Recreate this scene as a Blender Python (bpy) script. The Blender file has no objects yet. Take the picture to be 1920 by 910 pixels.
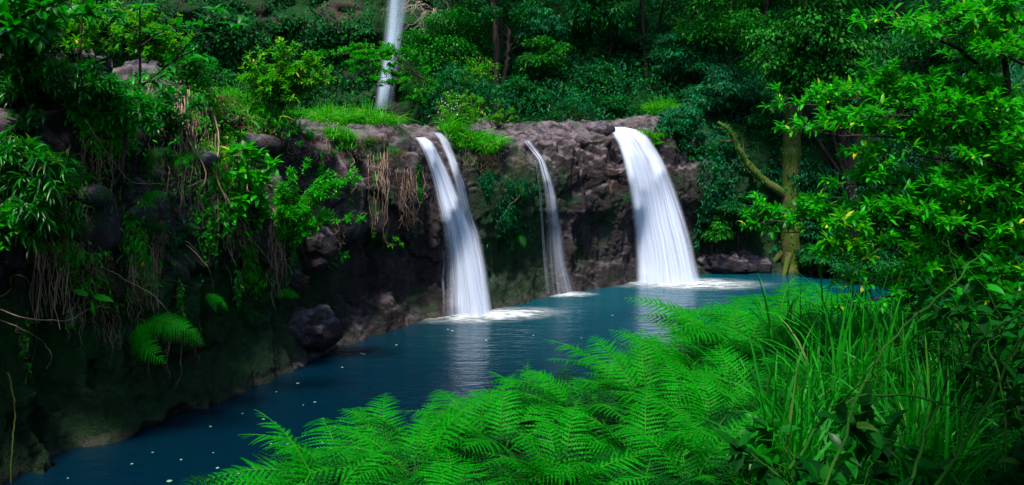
import bpy, math, random
import numpy as np
from mathutils import Vector
from mathutils.bvhtree import BVHTree

S = bpy.context.scene
COL = S.collection
rad = math.radians

# ------------------------------------------------------------------ camera, sky, sun, exposure
CAM = np.array([0.0, 0.0, 5.6]); FPX = 1500.0; PITCH = math.atan(240/1500)
cd = bpy.data.cameras.new('camera'); cam = bpy.data.objects.new('camera', cd); COL.objects.link(cam)
cd.lens = 36*FPX/1920; cd.sensor_width = 36; cd.clip_start = 0.05; cd.clip_end = 2000
cam.location = CAM; cam.rotation_euler = (math.pi/2 - PITCH, 0, 0)
S.camera = cam

SUN_DIR = np.array([-0.10, -0.38, 0.90]); SUN_DIR /= np.linalg.norm(SUN_DIR)
wd = bpy.data.worlds.new("World"); S.world = wd; wd.use_nodes = True
nt = wd.node_tree; bg = nt.nodes['Background']
sky = nt.nodes.new('ShaderNodeTexSky'); sky.sky_type = 'NISHITA'; sky.sun_disc = False
sky.sun_elevation = math.asin(SUN_DIR[2]); sky.sun_rotation = math.atan2(SUN_DIR[0], SUN_DIR[1])
nt.links.new(sky.outputs[0], bg.inputs[0]); bg.inputs[1].default_value = 0.13
sl = bpy.data.lights.new('sun', 'SUN'); sl.energy = 3.6; sl.angle = rad(6); sl.color = (1.0, 0.95, 0.86)
so = bpy.data.objects.new('sun', sl); COL.objects.link(so)
so.rotation_euler = Vector(SUN_DIR).to_track_quat('Z', 'Y').to_euler()
S.view_settings.view_transform = 'Standard'; S.view_settings.look = 'None'
S.view_settings.exposure = 1.15; S.view_settings.gamma = 1
cy = S.cycles
cy.max_bounces = 7; cy.diffuse_bounces = 3; cy.glossy_bounces = 3; cy.transmission_bounces = 4
cy.transparent_max_bounces = 24; cy.use_denoising = True; cy.sample_clamp_indirect = 4
cy.caustics_reflective = False; cy.caustics_refractive = False
try: cy.denoiser = 'OPENIMAGEDENOISE'
except Exception: pass

# ------------------------------------------------------------------ helpers
def ray(px, py):
    a, b = px-960.0, 455.0-py
    return np.array([a, FPX*math.cos(PITCH)+b*math.sin(PITCH), -FPX*math.sin(PITCH)+b*math.cos(PITCH)])
def at_z(px, py, z=0.0):
    d = ray(px, py); t = (z-CAM[2])/d[2]; return CAM+d*t
def at_y(px, py, Y):
    d = ray(px, py); return CAM+d*(Y/d[1])

def _h(ix, iy, iz, seed):
    n = (ix*73856093) ^ (iy*19349663) ^ (iz*83492791) ^ (seed*2654435761 & 0x7fffffff)
    n = n & 0x7fffffff
    n = (n*1103515245+12345) & 0x7fffffff; n ^= n >> 15
    n = (n*1103515245+12345) & 0x7fffffff; n ^= n >> 13
    return (n & 0xffffff)/float(0xffffff)
def vnoise(p, seed=0):
    i = np.floor(p).astype(np.int64); f = p-i; f = f*f*(3-2*f); r = 0
    for a in (0, 1):
        wx = f[..., 0] if a else 1-f[..., 0]
        for b in (0, 1):
            wy = f[..., 1] if b else 1-f[..., 1]
            for c in (0, 1):
                wz = f[..., 2] if c else 1-f[..., 2]
                r = r + wx*wy*wz*_h(i[..., 0]+a, i[..., 1]+b, i[..., 2]+c, seed)
    return r
def fbm(p, o=4, seed=0):
    s = 0; a = .5; t = 0
    for k in range(o):
        s = s+a*vnoise(p*(2.03**k)+k*17.3, seed+k); t += a; a *= .5
    return s/t*2-1
def worley(p, seed=0):
    i = np.floor(p).astype(np.int64)
    f1 = np.full(p.shape[:-1], 9.0); f2 = f1.copy(); cr = np.zeros(p.shape[:-1])
    for a in (-1, 0, 1):
        for b in (-1, 0, 1):
            for c in (-1, 0, 1):
                x, y, z = i[..., 0]+a, i[..., 1]+b, i[..., 2]+c
                q = np.stack([x+_h(x, y, z, seed), y+_h(x, y, z, seed+7), z+_h(x, y, z, seed+13)], -1)
                d = np.sqrt(((q-p)**2).sum(-1)); m = d < f1
                f2 = np.where(m, f1, np.minimum(f2, d)); cr = np.where(m, _h(x, y, z, seed+29), cr); f1 = np.where(m, d, f1)
    return f1, f2, cr
def facets(p, seed=0, tilt=1.0):
    """broken-rock relief: each cell is a plane of its own height and tilt"""
    i = np.floor(p).astype(np.int64); f1 = np.full(p.shape[:-1], 9.0); f2 = f1.copy(); out = np.zeros(p.shape[:-1])
    for a in (-1, 0, 1):
        for b in (-1, 0, 1):
            for c in (-1, 0, 1):
                x, y, z = i[..., 0]+a, i[..., 1]+b, i[..., 2]+c
                q = np.stack([x+_h(x, y, z, seed), y+_h(x, y, z, seed+7), z+_h(x, y, z, seed+13)], -1)
                v = p-q; d = np.sqrt((v**2).sum(-1)); m = d < f1
                hv = _h(x, y, z, seed+29)-.5+tilt*(v[..., 0]*(_h(x, y, z, seed+31)-.5)+v[..., 1]*(_h(x, y, z, seed+37)-.5)+v[..., 2]*(_h(x, y, z, seed+41)-.5))
                f2 = np.where(m, f1, np.minimum(f2, d)); out = np.where(m, hv, out); f1 = np.where(m, d, f1)
    return out, f2-f1
def sstep(x, a, b):
    t = np.clip((x-a)/(b-a), 0, 1); return t*t*(3-2*t)
def unit(v):
    return v/np.maximum(np.linalg.norm(v, axis=-1, keepdims=True), 1e-9)

def mesh_np(name, verts, groups, mats, midx=None, smooth=True, uv=None):
    """verts (N,3); groups = list of face index arrays (each (M,k)); midx = material index per group"""
    verts = np.asarray(verts, np.float32); me = bpy.data.meshes.new(name)
    groups = [np.asarray(g, np.int32) for g in groups if len(g)]
    nl = sum(g.size for g in groups); nf = sum(len(g) for g in groups)
    me.vertices.add(len(verts)); me.vertices.foreach_set('co', verts.ravel())
    me.loops.add(nl); me.loops.foreach_set('vertex_index', np.concatenate([g.ravel() for g in groups]))
    me.polygons.add(nf)
    cnt = np.concatenate([np.full(len(g), g.shape[1], np.int32) for g in groups])
    st = np.concatenate([[0], np.cumsum(cnt)[:-1]]).astype(np.int32)
    me.polygons.foreach_set('loop_start', st)
    me.polygons.foreach_set('use_smooth', np.full(nf, smooth))
    if midx: me.polygons.foreach_set('material_index', np.concatenate([np.full(len(g), m, np.int32) for g, m in zip(groups, midx)]))
    if uv is not None:
        l = me.uv_layers.new(name='UVMap')
        l.data.foreach_set('uv', np.asarray(uv, np.float32)[np.concatenate([g.ravel() for g in groups])].ravel())
    for m in (mats if isinstance(mats, (list, tuple)) else [mats]): me.materials.append(m)
    me.update(); me.validate(); return me
def link(name, data, parent=None, loc=None):
    o = bpy.data.objects.new(name, data); COL.objects.link(o)
    if parent is not None: o.parent = parent
    if loc is not None: o.location = loc
    return o
def tag(o, label, cat, group=None, kind=None):
    o['label'] = label; o['category'] = cat
    if group: o['group'] = group
    if kind: o['kind'] = kind
    return o
def thing(name, label, cat, loc, group=None):
    return tag(link(name, None, None, tuple(float(c) for c in loc)), label, cat, group)
def grid_faces(nu, nv):
    a = np.arange(nu*nv).reshape(nu, nv)
    return np.stack([a[:-1, :-1], a[1:, :-1], a[1:, 1:], a[:-1, 1:]], -1).reshape(-1, 4)

class Wood:                                   # gathers tapering tubes of one plant
    def __init__(s): s.v = []; s.f = []; s.n = 0
    def tube(s, pts, r0, r1=None, k=5):
        pts = np.asarray(pts, float); n = len(pts)
        r = np.asarray(r0, float) if np.ndim(r0) else np.linspace(r0, r0*.4 if r1 is None else r1, n)
        t = unit(np.gradient(pts, axis=0)); up = np.where(np.abs(t[:, 2:3]) > .9, np.array([[1., 0, 0]]), np.array([[0, 0, 1.]]))
        a = unit(np.cross(t, up)); b = np.cross(t, a)
        an = np.arange(k)*2*math.pi/k
        ring = pts[:, None]+r[:, None, None]*(np.cos(an)[None, :, None]*a[:, None]+np.sin(an)[None, :, None]*b[:, None])
        idx = np.arange(n*k).reshape(n, k)+s.n
        q = np.stack([idx[:-1], np.roll(idx, -1, 1)[:-1], np.roll(idx, -1, 1)[1:], idx[1:]], -1).reshape(-1, 4)
        s.v.append(ring.reshape(-1, 3)); s.f.append(q); s.n += n*k
    def mesh(s, name, mat, off=(0, 0, 0)):
        return mesh_np(name, np.concatenate(s.v)-np.asarray(off), [np.concatenate(s.f)], mat)

# leaf outlines: (u along, v across, w lift), faces
T_SMALL = (np.array([[0, 0, 0], [.45, -.5, .10], [1, 0, -.08], [.45, .5, .10]]), [(0, 2, 1), (0, 3, 2)], [])
T_LANCE = (np.array([[0, 0, 0], [.28, -.44, .06], [.28, 0, .01], [.28, .44, .06], [.66, -.38, .02], [.66, 0, -.04], [.66, .38, .02], [1, 0, -.16]]),
           [(0, 2, 1), (0, 3, 2), (5, 7, 4), (5, 6, 7)], [(2, 5, 4, 1), (3, 6, 5, 2)])
T_OVAL = (np.array([[0, 0, 0], [.2, -.42, .07], [.2, 0, .0], [.2, .42, .07], [.5, -.55, .04], [.5, 0, -.03], [.5, .55, .04],
                    [.8, -.32, -.06], [.8, 0, -.10], [.8, .32, -.06], [1.02, 0, -.24]]),
          [(0, 2, 1), (0, 3, 2), (8, 10, 7), (8, 9, 10)], [(2, 5, 4, 1), (3, 6, 5, 2), (5, 8, 7, 4), (6, 9, 8, 5)])
T_BLADE = (np.array([[0, -.5, 0], [0, .5, 0], [.35, -.45, .12], [.35, .45, .12], [.7, -.3, .08], [.7, .3, .08], [1, 0, -.12]]),
           [(4, 5, 6)], [(0, 1, 3, 2), (2, 3, 5, 4)])
class Leaves:
    def __init__(s): s.p = []; s.a = []; s.n = []; s.l = []; s.w = []
    def add(s, p, a, n, l, w):
        p = np.atleast_2d(p); k = len(p)
        s.p.append(p); s.a.append(np.broadcast_to(np.atleast_2d(a), (k, 3))); s.n.append(np.broadcast_to(np.atleast_2d(n), (k, 3)))
        s.l.append(np.broadcast_to(l, (k,))); s.w.append(np.broadcast_to(w, (k,)))
    def mesh(s, name, mat, tpl=T_LANCE, off=(0, 0, 0)):
        p = np.concatenate(s.p)-np.asarray(off); a = unit(np.concatenate(s.a)); n = np.concatenate(s.n)
        l = np.concatenate(s.l)[:, None, None]; w = np.concatenate(s.w)[:, None, None]
        side = unit(np.cross(n, a)); nn = np.cross(a, side)
        tv, tt, tq = tpl
        v = p[:, None]+tv[None, :, 0:1]*l*a[:, None]+tv[None, :, 1:2]*w*side[:, None]+tv[None, :, 2:3]*l*nn[:, None]
        base = (np.arange(len(p))*len(tv))[:, None, None]
        gs = []
        if tt: gs.append((base+np.array(tt)[None]).reshape(-1, 3))
        if tq: gs.append((base+np.array(tq)[None]).reshape(-1, 4))
        return mesh_np(name, v.reshape(-1, 3), gs, mat, smooth=tpl is not T_SMALL)

# ------------------------------------------------------------------ materials
def mat(name):
    m = bpy.data.materials.new(name); m.use_nodes = True; t = m.node_tree; t.nodes.clear()
    out = t.nodes.new('ShaderNodeOutputMaterial'); return m, t, out
def N(t, typ, **kw):
    n = t.nodes.new(typ)
    for k, v in kw.items():
        if k.startswith('i_'):
            key = k[2:]; n.inputs[int(key) if key.isdigit() else key.replace('_', ' ')].default_value = v
        else: setattr(n, k, v)
    return n
def ramp(t, fac, stops, interp='LINEAR'):
    n = t.nodes.new('ShaderNodeValToRGB'); e = n.color_ramp.elements; n.color_ramp.interpolation = interp
    while len(e) < len(stops): e.new(0.5)
    for k, (p, c) in enumerate(stops):
        e[k].position = p; e[k].color = (c[0], c[1], c[2], 1) if len(c) == 3 else c
    t.links.new(fac, n.inputs[0]); return n.outputs[0]
def noise(t, vec, scale, detail=4, rough=.55, mapscale=None):
    if mapscale is not None:
        mp = N(t, 'ShaderNodeMapping'); mp.inputs['Scale'].default_value = mapscale; t.links.new(vec, mp.inputs[0]); vec = mp.outputs[0]
    n = N(t, 'ShaderNodeTexNoise'); n.inputs['Scale'].default_value = scale; n.inputs['Detail'].default_value = detail
    n.inputs['Roughness'].default_value = rough; t.links.new(vec, n.inputs['Vector']); return n.outputs[0]
def mixc(t, fac, a, b, mode='MIX'):
    n = N(t, 'ShaderNodeMix', data_type='RGBA', blend_type=mode)
    for sck, v in ((0, fac), (6, a), (7, b)):
        if hasattr(v, 'is_output'): t.links.new(v, n.inputs[sck])
        else: n.inputs[sck].default_value = v if sck == 0 else (v[0], v[1], v[2], 1)
    return n.outputs[2]
def mth(t, op, a, b=None, c=None, clamp=False):
    n = N(t, 'ShaderNodeMath', operation=op, use_clamp=clamp)
    for k, v in enumerate((a, b, c)):
        if v is None: continue
        if hasattr(v, 'is_output'): t.links.new(v, n.inputs[k])
        else: n.inputs[k].default_value = v
    return n.outputs[0]
def maprange(t, v, a, b, c=0, d=1):
    n = N(t, 'ShaderNodeMapRange', interpolation_type='SMOOTHSTEP'); t.links.new(v, n.inputs[0])
    for k, x in zip((1, 2, 3, 4), (a, b, c, d)): n.inputs[k].default_value = x
    return n.outputs[0]

def leaf_mat(name, c_dark, c_mid, c_light, c_odd=None, odd=.04, rough=.42, trans=.35, spec=.5, tcol=None):
    m, t, out = mat(name)
    g = N(t, 'ShaderNodeNewGeometry')
    stops = [(0, c_dark), (.45, c_mid), (1-odd-.02, c_light)]
    if c_odd: stops += [(1-odd, c_odd)]
    c = ramp(t, g.outputs['Random Per Island'], stops)
    nz = noise(t, g.outputs['Position'], 1.3, 2)
    c = mixc(t, maprange(t, nz, .3, .7, 0, 1), mixc(t, .45, c, c_dark), c)
    p = N(t, 'ShaderNodeBsdfPrincipled'); t.links.new(c, p.inputs['Base Color'])
    p.inputs['Roughness'].default_value = rough; p.inputs['Specular IOR Level'].default_value = spec
    tr = N(t, 'ShaderNodeBsdfTranslucent')
    tc = mixc(t, .6, c, tcol or (c_light[0]*1.6, c_light[1]*1.3, c_light[2]*.5)); t.links.new(tc, tr.inputs[0])
    mx = N(t, 'ShaderNodeMixShader'); mx.inputs[0].default_value = trans
    t.links.new(p.outputs[0], mx.inputs[1]); t.links.new(tr.outputs[0], mx.inputs[2]); t.links.new(mx.outputs[0], out.inputs[0])
    return m
M = {}
M['fern'] = leaf_mat('fern_green', (.001, .10, .001), (.001, .21, .001), (.004, .33, .002), trans=.4, rough=.55, spec=.08)
M['fern_deep'] = leaf_mat('fern_shaded_green', (.0005, .022, .004), (.001, .05, .004), (.002, .09, .004), trans=.3, rough=.6, spec=.08)  # darkened fern green, shade among the ferns put into the colour
M['bright'] = leaf_mat('bright_leaf', (.001, .12, .001), (.003, .27, .001), (.020, .45, .003), (.50, .50, .02), .016, trans=.4, rough=.4, spec=.2)
M['lime'] = leaf_mat('lime_leaf', (.006, .12, .001), (.015, .26, .002), (.06, .42, .003), (.50, .42, .03), .07, trans=.4, rough=.5, spec=.15)
M['gloss'] = leaf_mat('glossy_dark_leaf', (.0008, .042, .003), (.002, .115, .004), (.006, .25, .005), (.16, .20, .012), .02, trans=.28, rough=.33, spec=.30)
M['broad'] = leaf_mat('broad_leaf', (.001, .06, .002), (.002, .15, .003), (.005, .25, .003), trans=.35, rough=.4, spec=.2)
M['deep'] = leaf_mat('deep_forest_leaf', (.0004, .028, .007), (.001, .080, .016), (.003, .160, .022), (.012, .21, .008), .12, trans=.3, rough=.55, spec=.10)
M['blue'] = leaf_mat('blue_green_leaf', (.0005, .035, .014), (.001, .10, .034), (.004, .19, .060), (.01, .22, .03), .12, trans=.3, rough=.5, spec=.14)
M['mid'] = leaf_mat('mid_green_leaf', (.0005, .045, .003), (.001, .12, .004), (.006, .21, .005), (.05, .27, .008), .1, trans=.3, rough=.5, spec=.12)
M['grass'] = leaf_mat('grass_blade', (.001, .09, .003), (.002, .19, .004), (.010, .31, .006), (.12, .22, .03), .03, trans=.4, rough=.5, spec=.15)
M['lgrass'] = leaf_mat('sunny_grass', (.004, .14, .001), (.012, .28, .002), (.05, .44, .004), (.42, .42, .08), .06, trans=.4, rough=.5, spec=.15)  # lighter copy of the grass, sunlight on the ledge put into the colour
M['drygrass'] = leaf_mat('dry_grass', (.05, .03, .02), (.11, .07, .05), (.20, .14, .10), (.03, .16, .01), .2, trans=.3, rough=.7, spec=.1)
M['dim'] = leaf_mat('shaded_broad_leaf', (.0004, .018, .002), (.001, .045, .003), (.002, .095, .003), (.03, .10, .01), .03, trans=.3, rough=.6, spec=.05)  # broad leaf darkened, shade of the lower right corner put into the colour
M['flower'] = leaf_mat('pale_flower', (.5, .4, .4), (.6, .5, .5), (.7, .65, .6), trans=.3)
M['fallen'] = leaf_mat('fallen_leaf', (.05, .16, .10), (.12, .28, .16), (.3, .4, .2), trans=.0, spec=.3)

def bark_mat(name, c1, c2, moss=None, mossamt=.5, scale=6):
    m, t, out = mat(name); g = N(t, 'ShaderNodeNewGeometry'); pos = g.outputs['Position']
    n1 = noise(t, pos, scale, 5, .6, (1, 1, .35)); c = ramp(t, n1, [(.3, c1), (.7, c2)])
    if moss:
        n2 = noise(t, pos, 3.5, 5, .65); c = mixc(t, maprange(t, n2, .62-mossamt*.4, .74-mossamt*.4), c, moss)
    p = N(t, 'ShaderNodeBsdfPrincipled'); t.links.new(c, p.inputs[0]); p.inputs['Roughness'].default_value = .85; p.inputs['Specular IOR Level'].default_value = .12
    b = N(t, 'ShaderNodeBump'); b.inputs['Strength'].default_value = .8; b.inputs['Distance'].default_value = .03
    t.links.new(noise(t, pos, scale*4, 6, .65, (1, 1, .3)), b.inputs['Height']); t.links.new(b.outputs[0], p.inputs['Normal'])
    t.links.new(p.outputs[0], out.inputs[0]); return m
M['bark'] = bark_mat('dark_bark', (.015, .010, .008), (.05, .035, .028))
M['mossbark'] = bark_mat('mossy_bark', (.03, .024, .012), (.13, .10, .05), (.045, .075, .008), .6)
M['pale'] = bark_mat('pale_bark', (.25, .2, .15), (.45, .38, .3))
M['root'] = bark_mat('dry_root', (.08, .045, .032), (.36, .25, .17))
M['vine'] = bark_mat('green_vine', (.03, .06, .01), (.12, .13, .03))
M['stem'] = bark_mat('green_stem', (.004, .045, .002), (.02, .10, .005))
M['rachis'] = bark_mat('fern_rachis', (.004, .10, .002), (.03, .17, .005))

def rock_mat(name, c_dark, c_mid, c_light, moss=.0, pool=False, far=False):
    m, t, out = mat(name); g = N(t, 'ShaderNodeNewGeometry'); pos = g.outputs['Position']
    sc = .35 if far else 1.0
    n1 = noise(t, pos, .55*sc, 5, .62); n2 = noise(t, pos, 3.2*sc, 7, .68); n3 = noise(t, pos, 2.4*sc, 5, .6, (1, 1, .16))
    f = mth(t, 'ADD', mth(t, 'MULTIPLY', n1, .45), mth(t, 'ADD', mth(t, 'MULTIPLY', n2, .3), mth(t, 'MULTIPLY', n3, .3)))
    c = ramp(t, f, [(.34, c_dark), (.52, c_mid), (.70, c_light)])
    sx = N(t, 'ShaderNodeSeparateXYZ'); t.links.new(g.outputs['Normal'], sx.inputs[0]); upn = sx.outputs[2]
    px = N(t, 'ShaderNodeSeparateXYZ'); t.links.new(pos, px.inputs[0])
    # upward faces lighter: sunlight on the ledges put into the colour
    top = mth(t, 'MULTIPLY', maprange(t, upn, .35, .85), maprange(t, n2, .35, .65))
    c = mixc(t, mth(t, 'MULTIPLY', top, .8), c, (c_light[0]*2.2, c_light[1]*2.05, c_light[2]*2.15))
    # brown iron streaks
    n4 = noise(t, pos, 1.1*sc, 5, .6, (1, 1, .3))
    c = mixc(t, mth(t, 'MULTIPLY', maprange(t, n4, .56, .70), .55), c, (.055, .028, .012))
    # moss and algae
    n5 = noise(t, pos, .8*sc, 6, .65); mo = maprange(t, n5, .60-moss*.3, .70-moss*.3)
    if pool:   # algae, with shade painted in, on the low wall of the near left bank and on the shaded wall beyond the wide fall
        a1 = mth(t, 'MULTIPLY', maprange(t, px.outputs[0], -3.8, -5.6), maprange(t, px.outputs[2], 3.4, 2.2))
        a2 = maprange(t, px.outputs[0], 5.8, 7.5)
        a3 = mth(t, 'MULTIPLY', mth(t, 'MULTIPLY', maprange(t, px.outputs[0], -1.6, -.6), maprange(t, px.outputs[0], 1.6, .8)), maprange(t, px.outputs[2], 4.6, 3.6))
        al = mth(t, 'MAXIMUM', mth(t, 'MAXIMUM', a1, a2), mth(t, 'MULTIPLY', a3, .75))
        mo = mth(t, 'MAXIMUM', mth(t, 'MULTIPLY', mo, .7), mth(t, 'MULTIPLY', al, maprange(t, n5, .08, .36)))
    mc = ramp(t, n2, [(.3, (.001, .014, .003)), (.7, (.004, .055, .005))])
    c = mixc(t, mo, c, mc)
    if pool:   # wet, near black band by the water
        wet = mth(t, 'MULTIPLY', maprange(t, px.outputs[2], 1.9, .5), maprange(t, n1, .3, .5, .5, 1))
        c = mixc(t, mth(t, 'MULTIPLY', wet, .45), c, (.008, .008, .008))
        rim = mth(t, 'MULTIPLY', maprange(t, px.outputs[2], .24, .06), maprange(t, n2, .4, .6))
        c = mixc(t, mth(t, 'MULTIPLY', rim, .5), c, (.075, .052, .050))
    p = N(t, 'ShaderNodeBsdfPrincipled'); t.links.new(c, p.inputs[0])
    t.links.new(maprange(t, n2, .3, .7, .42, .85), p.inputs['Roughness']); p.inputs['Specular IOR Level'].default_value = .16
    vo = N(t, 'ShaderNodeTexVoronoi', feature='DISTANCE_TO_EDGE'); vo.inputs['Scale'].default_value = 3.5*sc
    wv = N(t, 'ShaderNodeVectorMath', operation='ADD'); t.links.new(pos, wv.inputs[0])
    ns = N(t, 'ShaderNodeTexNoise'); ns.inputs['Scale'].default_value = 2.5*sc; t.links.new(pos, ns.inputs['Vector']); t.links.new(ns.outputs['Color'], wv.inputs[1])
    t.links.new(wv.outputs[0], vo.inputs['Vector'])
    crack = maprange(t, vo.outputs['Distance'], 0, .06)
    hgt = mth(t, 'ADD', mth(t, 'MULTIPLY', noise(t, pos, 5*sc, 9, .72), .8), mth(t, 'MULTIPLY', crack, .08))
    b = N(t, 'ShaderNodeBump'); b.inputs['Strength'].default_value = 1; b.inputs['Distance'].default_value = .16/sc
    t.links.new(hgt, b.inputs['Height']); t.links.new(b.outputs[0], p.inputs['Normal'])
    t.links.new(p.outputs[0], out.inputs[0]); return m
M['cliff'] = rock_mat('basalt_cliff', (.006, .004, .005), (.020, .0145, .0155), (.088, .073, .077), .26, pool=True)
M['boulder'] = rock_mat('grey_boulder', (.007, .0055, .0065), (.022, .018, .022), (.085, .075, .085), .08)
M['far'] = rock_mat('mossy_far_cliff', (.012, .009, .009), (.028, .018, .017), (.06, .04, .036), .75, far=True)

def soil_mat():
    m, t, out = mat('forest_soil'); g = N(t, 'ShaderNodeNewGeometry'); pos = g.outputs['Position']
    n = noise(t, pos, .7, 6, .65); c = ramp(t, n, [(.35, (.008, .007, .004)), (.5, (.003, .022, .004)), (.7, (.003, .05, .005))])
    p = N(t, 'ShaderNodeBsdfPrincipled'); t.links.new(c, p.inputs[0]); p.inputs['Roughness'].default_value = .95; p.inputs['Specular IOR Level'].default_value = .06
    b = N(t, 'ShaderNodeBump'); b.inputs['Distance'].default_value = .15; t.links.new(noise(t, pos, 5, 6, .7), b.inputs['Height'])
    t.links.new(b.outputs[0], p.inputs['Normal']); t.links.new(p.outputs[0], out.inputs[0]); return m
M['soil'] = soil_mat()

def water_mat():
    m, t, out = mat('pool_water'); g = N(t, 'ShaderNodeNewGeometry'); pos = g.outputs['Position']
    p = N(t, 'ShaderNodeBsdfPrincipled'); px = N(t, 'ShaderNodeSeparateXYZ'); t.links.new(pos, px.inputs[0])
    # milky, aerated water below the falls is a lighter teal
    ae = mth(t, 'MULTIPLY', maprange(t, px.outputs[1], 13, 25), maprange(t, px.outputs[0], -6, 3))
    n0 = noise(t, pos, .35, 4)
    ae = mth(t, 'MULTIPLY', ae, maprange(t, n0, .2, .7, .5, 1))
    c = mixc(t, ae, (.0002, .009, .018), (.0008, .052, .074))
    t.links.new(c, p.inputs[0]); p.inputs['Roughness'].default_value = .06; p.inputs['IOR'].default_value = 1.33
    h = mth(t, 'ADD', noise(t, pos, 2.2, 3, .5, (.6, 1.6, 1)), mth(t, 'MULTIPLY', noise(t, pos, 9, 3, .6, (.6, 1.6, 1)), .35))
    b = N(t, 'ShaderNodeBump'); b.inputs['Strength'].default_value = .7; b.inputs['Distance'].default_value = .06
    t.links.new(h, b.inputs['Height']); t.links.new(b.outputs[0], p.inputs['Normal'])
    t.links.new(p.outputs[0], out.inputs[0]); return m
M['water'] = water_mat()

def fall_mat(name, dens, seed, su=9, edge=.12, topfade=0.0, botfade=0.0, col=(.70, .76, .90)):
    """falling water: white, silky, thinner towards its edges; uv.x across, uv.y down the fall (0 lip .. 1 pool)"""
    m, t, out = mat(name); uv = N(t, 'ShaderNodeUVMap'); sp = N(t, 'ShaderNodeSeparateXYZ'); t.links.new(uv.outputs[0], sp.inputs[0])
    u, v = sp.outputs[0], sp.outputs[1]
    cb = N(t, 'ShaderNodeCombineXYZ'); cb.inputs[2].default_value = seed; t.links.new(u, cb.inputs[0]); t.links.new(v, cb.inputs[1])
    wb = N(t, 'ShaderNodeCombineXYZ'); t.links.new(mth(t, 'ADD', u, mth(t, 'MULTIPLY', noise(t, cb.outputs[0], 1, 2, .5, (2, 3.5, 1)), .12)), wb.inputs[0]); t.links.new(v, wb.inputs[1]); wb.inputs[2].default_value = seed
    a = noise(t, wb.outputs[0], 1, 3, .5, (su, .8, 1)); b_ = noise(t, wb.outputs[0], 1, 3, .6, (su*3.5, 1.3, 1))
    st = mth(t, 'ADD', mth(t, 'MULTIPLY', a, .62), mth(t, 'MULTIPLY', b_, .38))
    al = maprange(t, st, .54-dens*.42, .90-dens*.42)
    e = mth(t, 'MULTIPLY', maprange(t, u, 0, edge), maprange(t, u, 1, 1-edge))
    e2 = mth(t, 'ADD', mth(t, 'MULTIPLY', e, .8), mth(t, 'MULTIPLY', mth(t, 'MULTIPLY', e, b_), .5), clamp=True)
    al = mth(t, 'MULTIPLY', al, e2)
    if topfade: al = mth(t, 'MULTIPLY', al, maprange(t, v, 0, topfade))
    if botfade: al = mth(t, 'MULTIPLY', al, maprange(t, v, 1, 1-botfade, .25, 1))
    al = mth(t, 'MULTIPLY', al, .96)
    d = N(t, 'ShaderNodeBsdfDiffuse'); tr = N(t, 'ShaderNodeBsdfTranslucent'); d.inputs[0].default_value = (*col, 1); tr.inputs[0].default_value = (*col, 1)
    mx0 = N(t, 'ShaderNodeMixShader'); mx0.inputs[0].default_value = .35; t.links.new(d.outputs[0], mx0.inputs[1]); t.links.new(tr.outputs[0], mx0.inputs[2])
    bp = N(t, 'ShaderNodeBump'); bp.inputs['Strength'].default_value = .35; bp.inputs['Distance'].default_value = .05
    t.links.new(st, bp.inputs['Height']); t.links.new(bp.outputs[0], d.inputs['Normal'])
    tp = N(t, 'ShaderNodeBsdfTransparent'); mx = N(t, 'ShaderNodeMixShader'); t.links.new(al, mx.inputs[0])
    t.links.new(tp.outputs[0], mx.inputs[1]); t.links.new(mx0.outputs[0], mx.inputs[2]); t.links.new(mx.outputs[0], out.inputs[0]); return m
def foam_mat(name, seed):
    m, t, out = mat(name); uv = N(t, 'ShaderNodeUVMap'); g = N(t, 'ShaderNodeNewGeometry')
    sp = N(t, 'ShaderNodeSeparateXYZ'); t.links.new(uv.outputs[0], sp.inputs[0])      # uv.x = 0 centre .. 1 rim
    n = noise(t, g.outputs['Position'], 3.0, 7, .72, (.6, 1.6, 1)); 
    fade = mth(t, 'POWER', maprange(t, sp.outputs[0], 1, 0), 1.15)
    al = mth(t, 'MULTIPLY', fade, mth(t, 'ADD', .05, mth(t, 'MULTIPLY', maprange(t, n, .32, .78), 1.45)), clamp=True)
    d = N(t, 'ShaderNodeBsdfDiffuse'); d.inputs[0].default_value = (.82, .86, .90, 1)
    bp = N(t, 'ShaderNodeBump'); bp.inputs['Distance'].default_value = .08; t.links.new(noise(t, g.outputs['Position'], 9, 5, .7), bp.inputs['Height']); t.links.new(bp.outputs[0], d.inputs['Normal'])
    tp = N(t, 'ShaderNodeBsdfTransparent'); mx = N(t, 'ShaderNodeMixShader'); t.links.new(al, mx.inputs[0])
    t.links.new(tp.outputs[0], mx.inputs[1]); t.links.new(d.outputs[0], mx.inputs[2]); t.links.new(mx.outputs[0], out.inputs[0]); return m

# ------------------------------------------------------------------ shoreline and terrain
WL = [(-7.0, -12, 7.2, 1.2), (-8.3, -3, 7.2, 1.6), (-8.4, 6, 7.2, 1.8)]
for px, py, H, lean in [(0, 893, 7.1, 1.9), (130, 848, 7.0, 1.9), (270, 803, 6.9, 1.8), (330, 765, 6.75, 1.8), (465, 724, 6.4, 1.5), (545, 690, 5.95, 1.0), (625, 650, 5.45, .55),
                        (715, 620, 5.2, .35), (820, 594, 5.02, .35), (930, 574, 4.98, .4), (1040, 553, 5.05, .5), (1160, 534, 5.12, .6), (1250, 520, 5.08, .6), (1340, 512, 5.3, .9),
                        (1450, 508, 5.7, 1.5), (1570, 512, 6.3, 2.0), (1700, 530, 6.8, 2.2), (1850, 575, 7.2, 2.2)]:
    q = at_z(px, py); WL.append((q[0], q[1], H, lean))
WL += [(17, 17, 7.4, 2.0), (19.5, 10, 7.4, 2.0), (24, 3, 7.4, 2.0), (34, -2, 7.4, 2.0)]
WL = np.array(WL)
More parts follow.
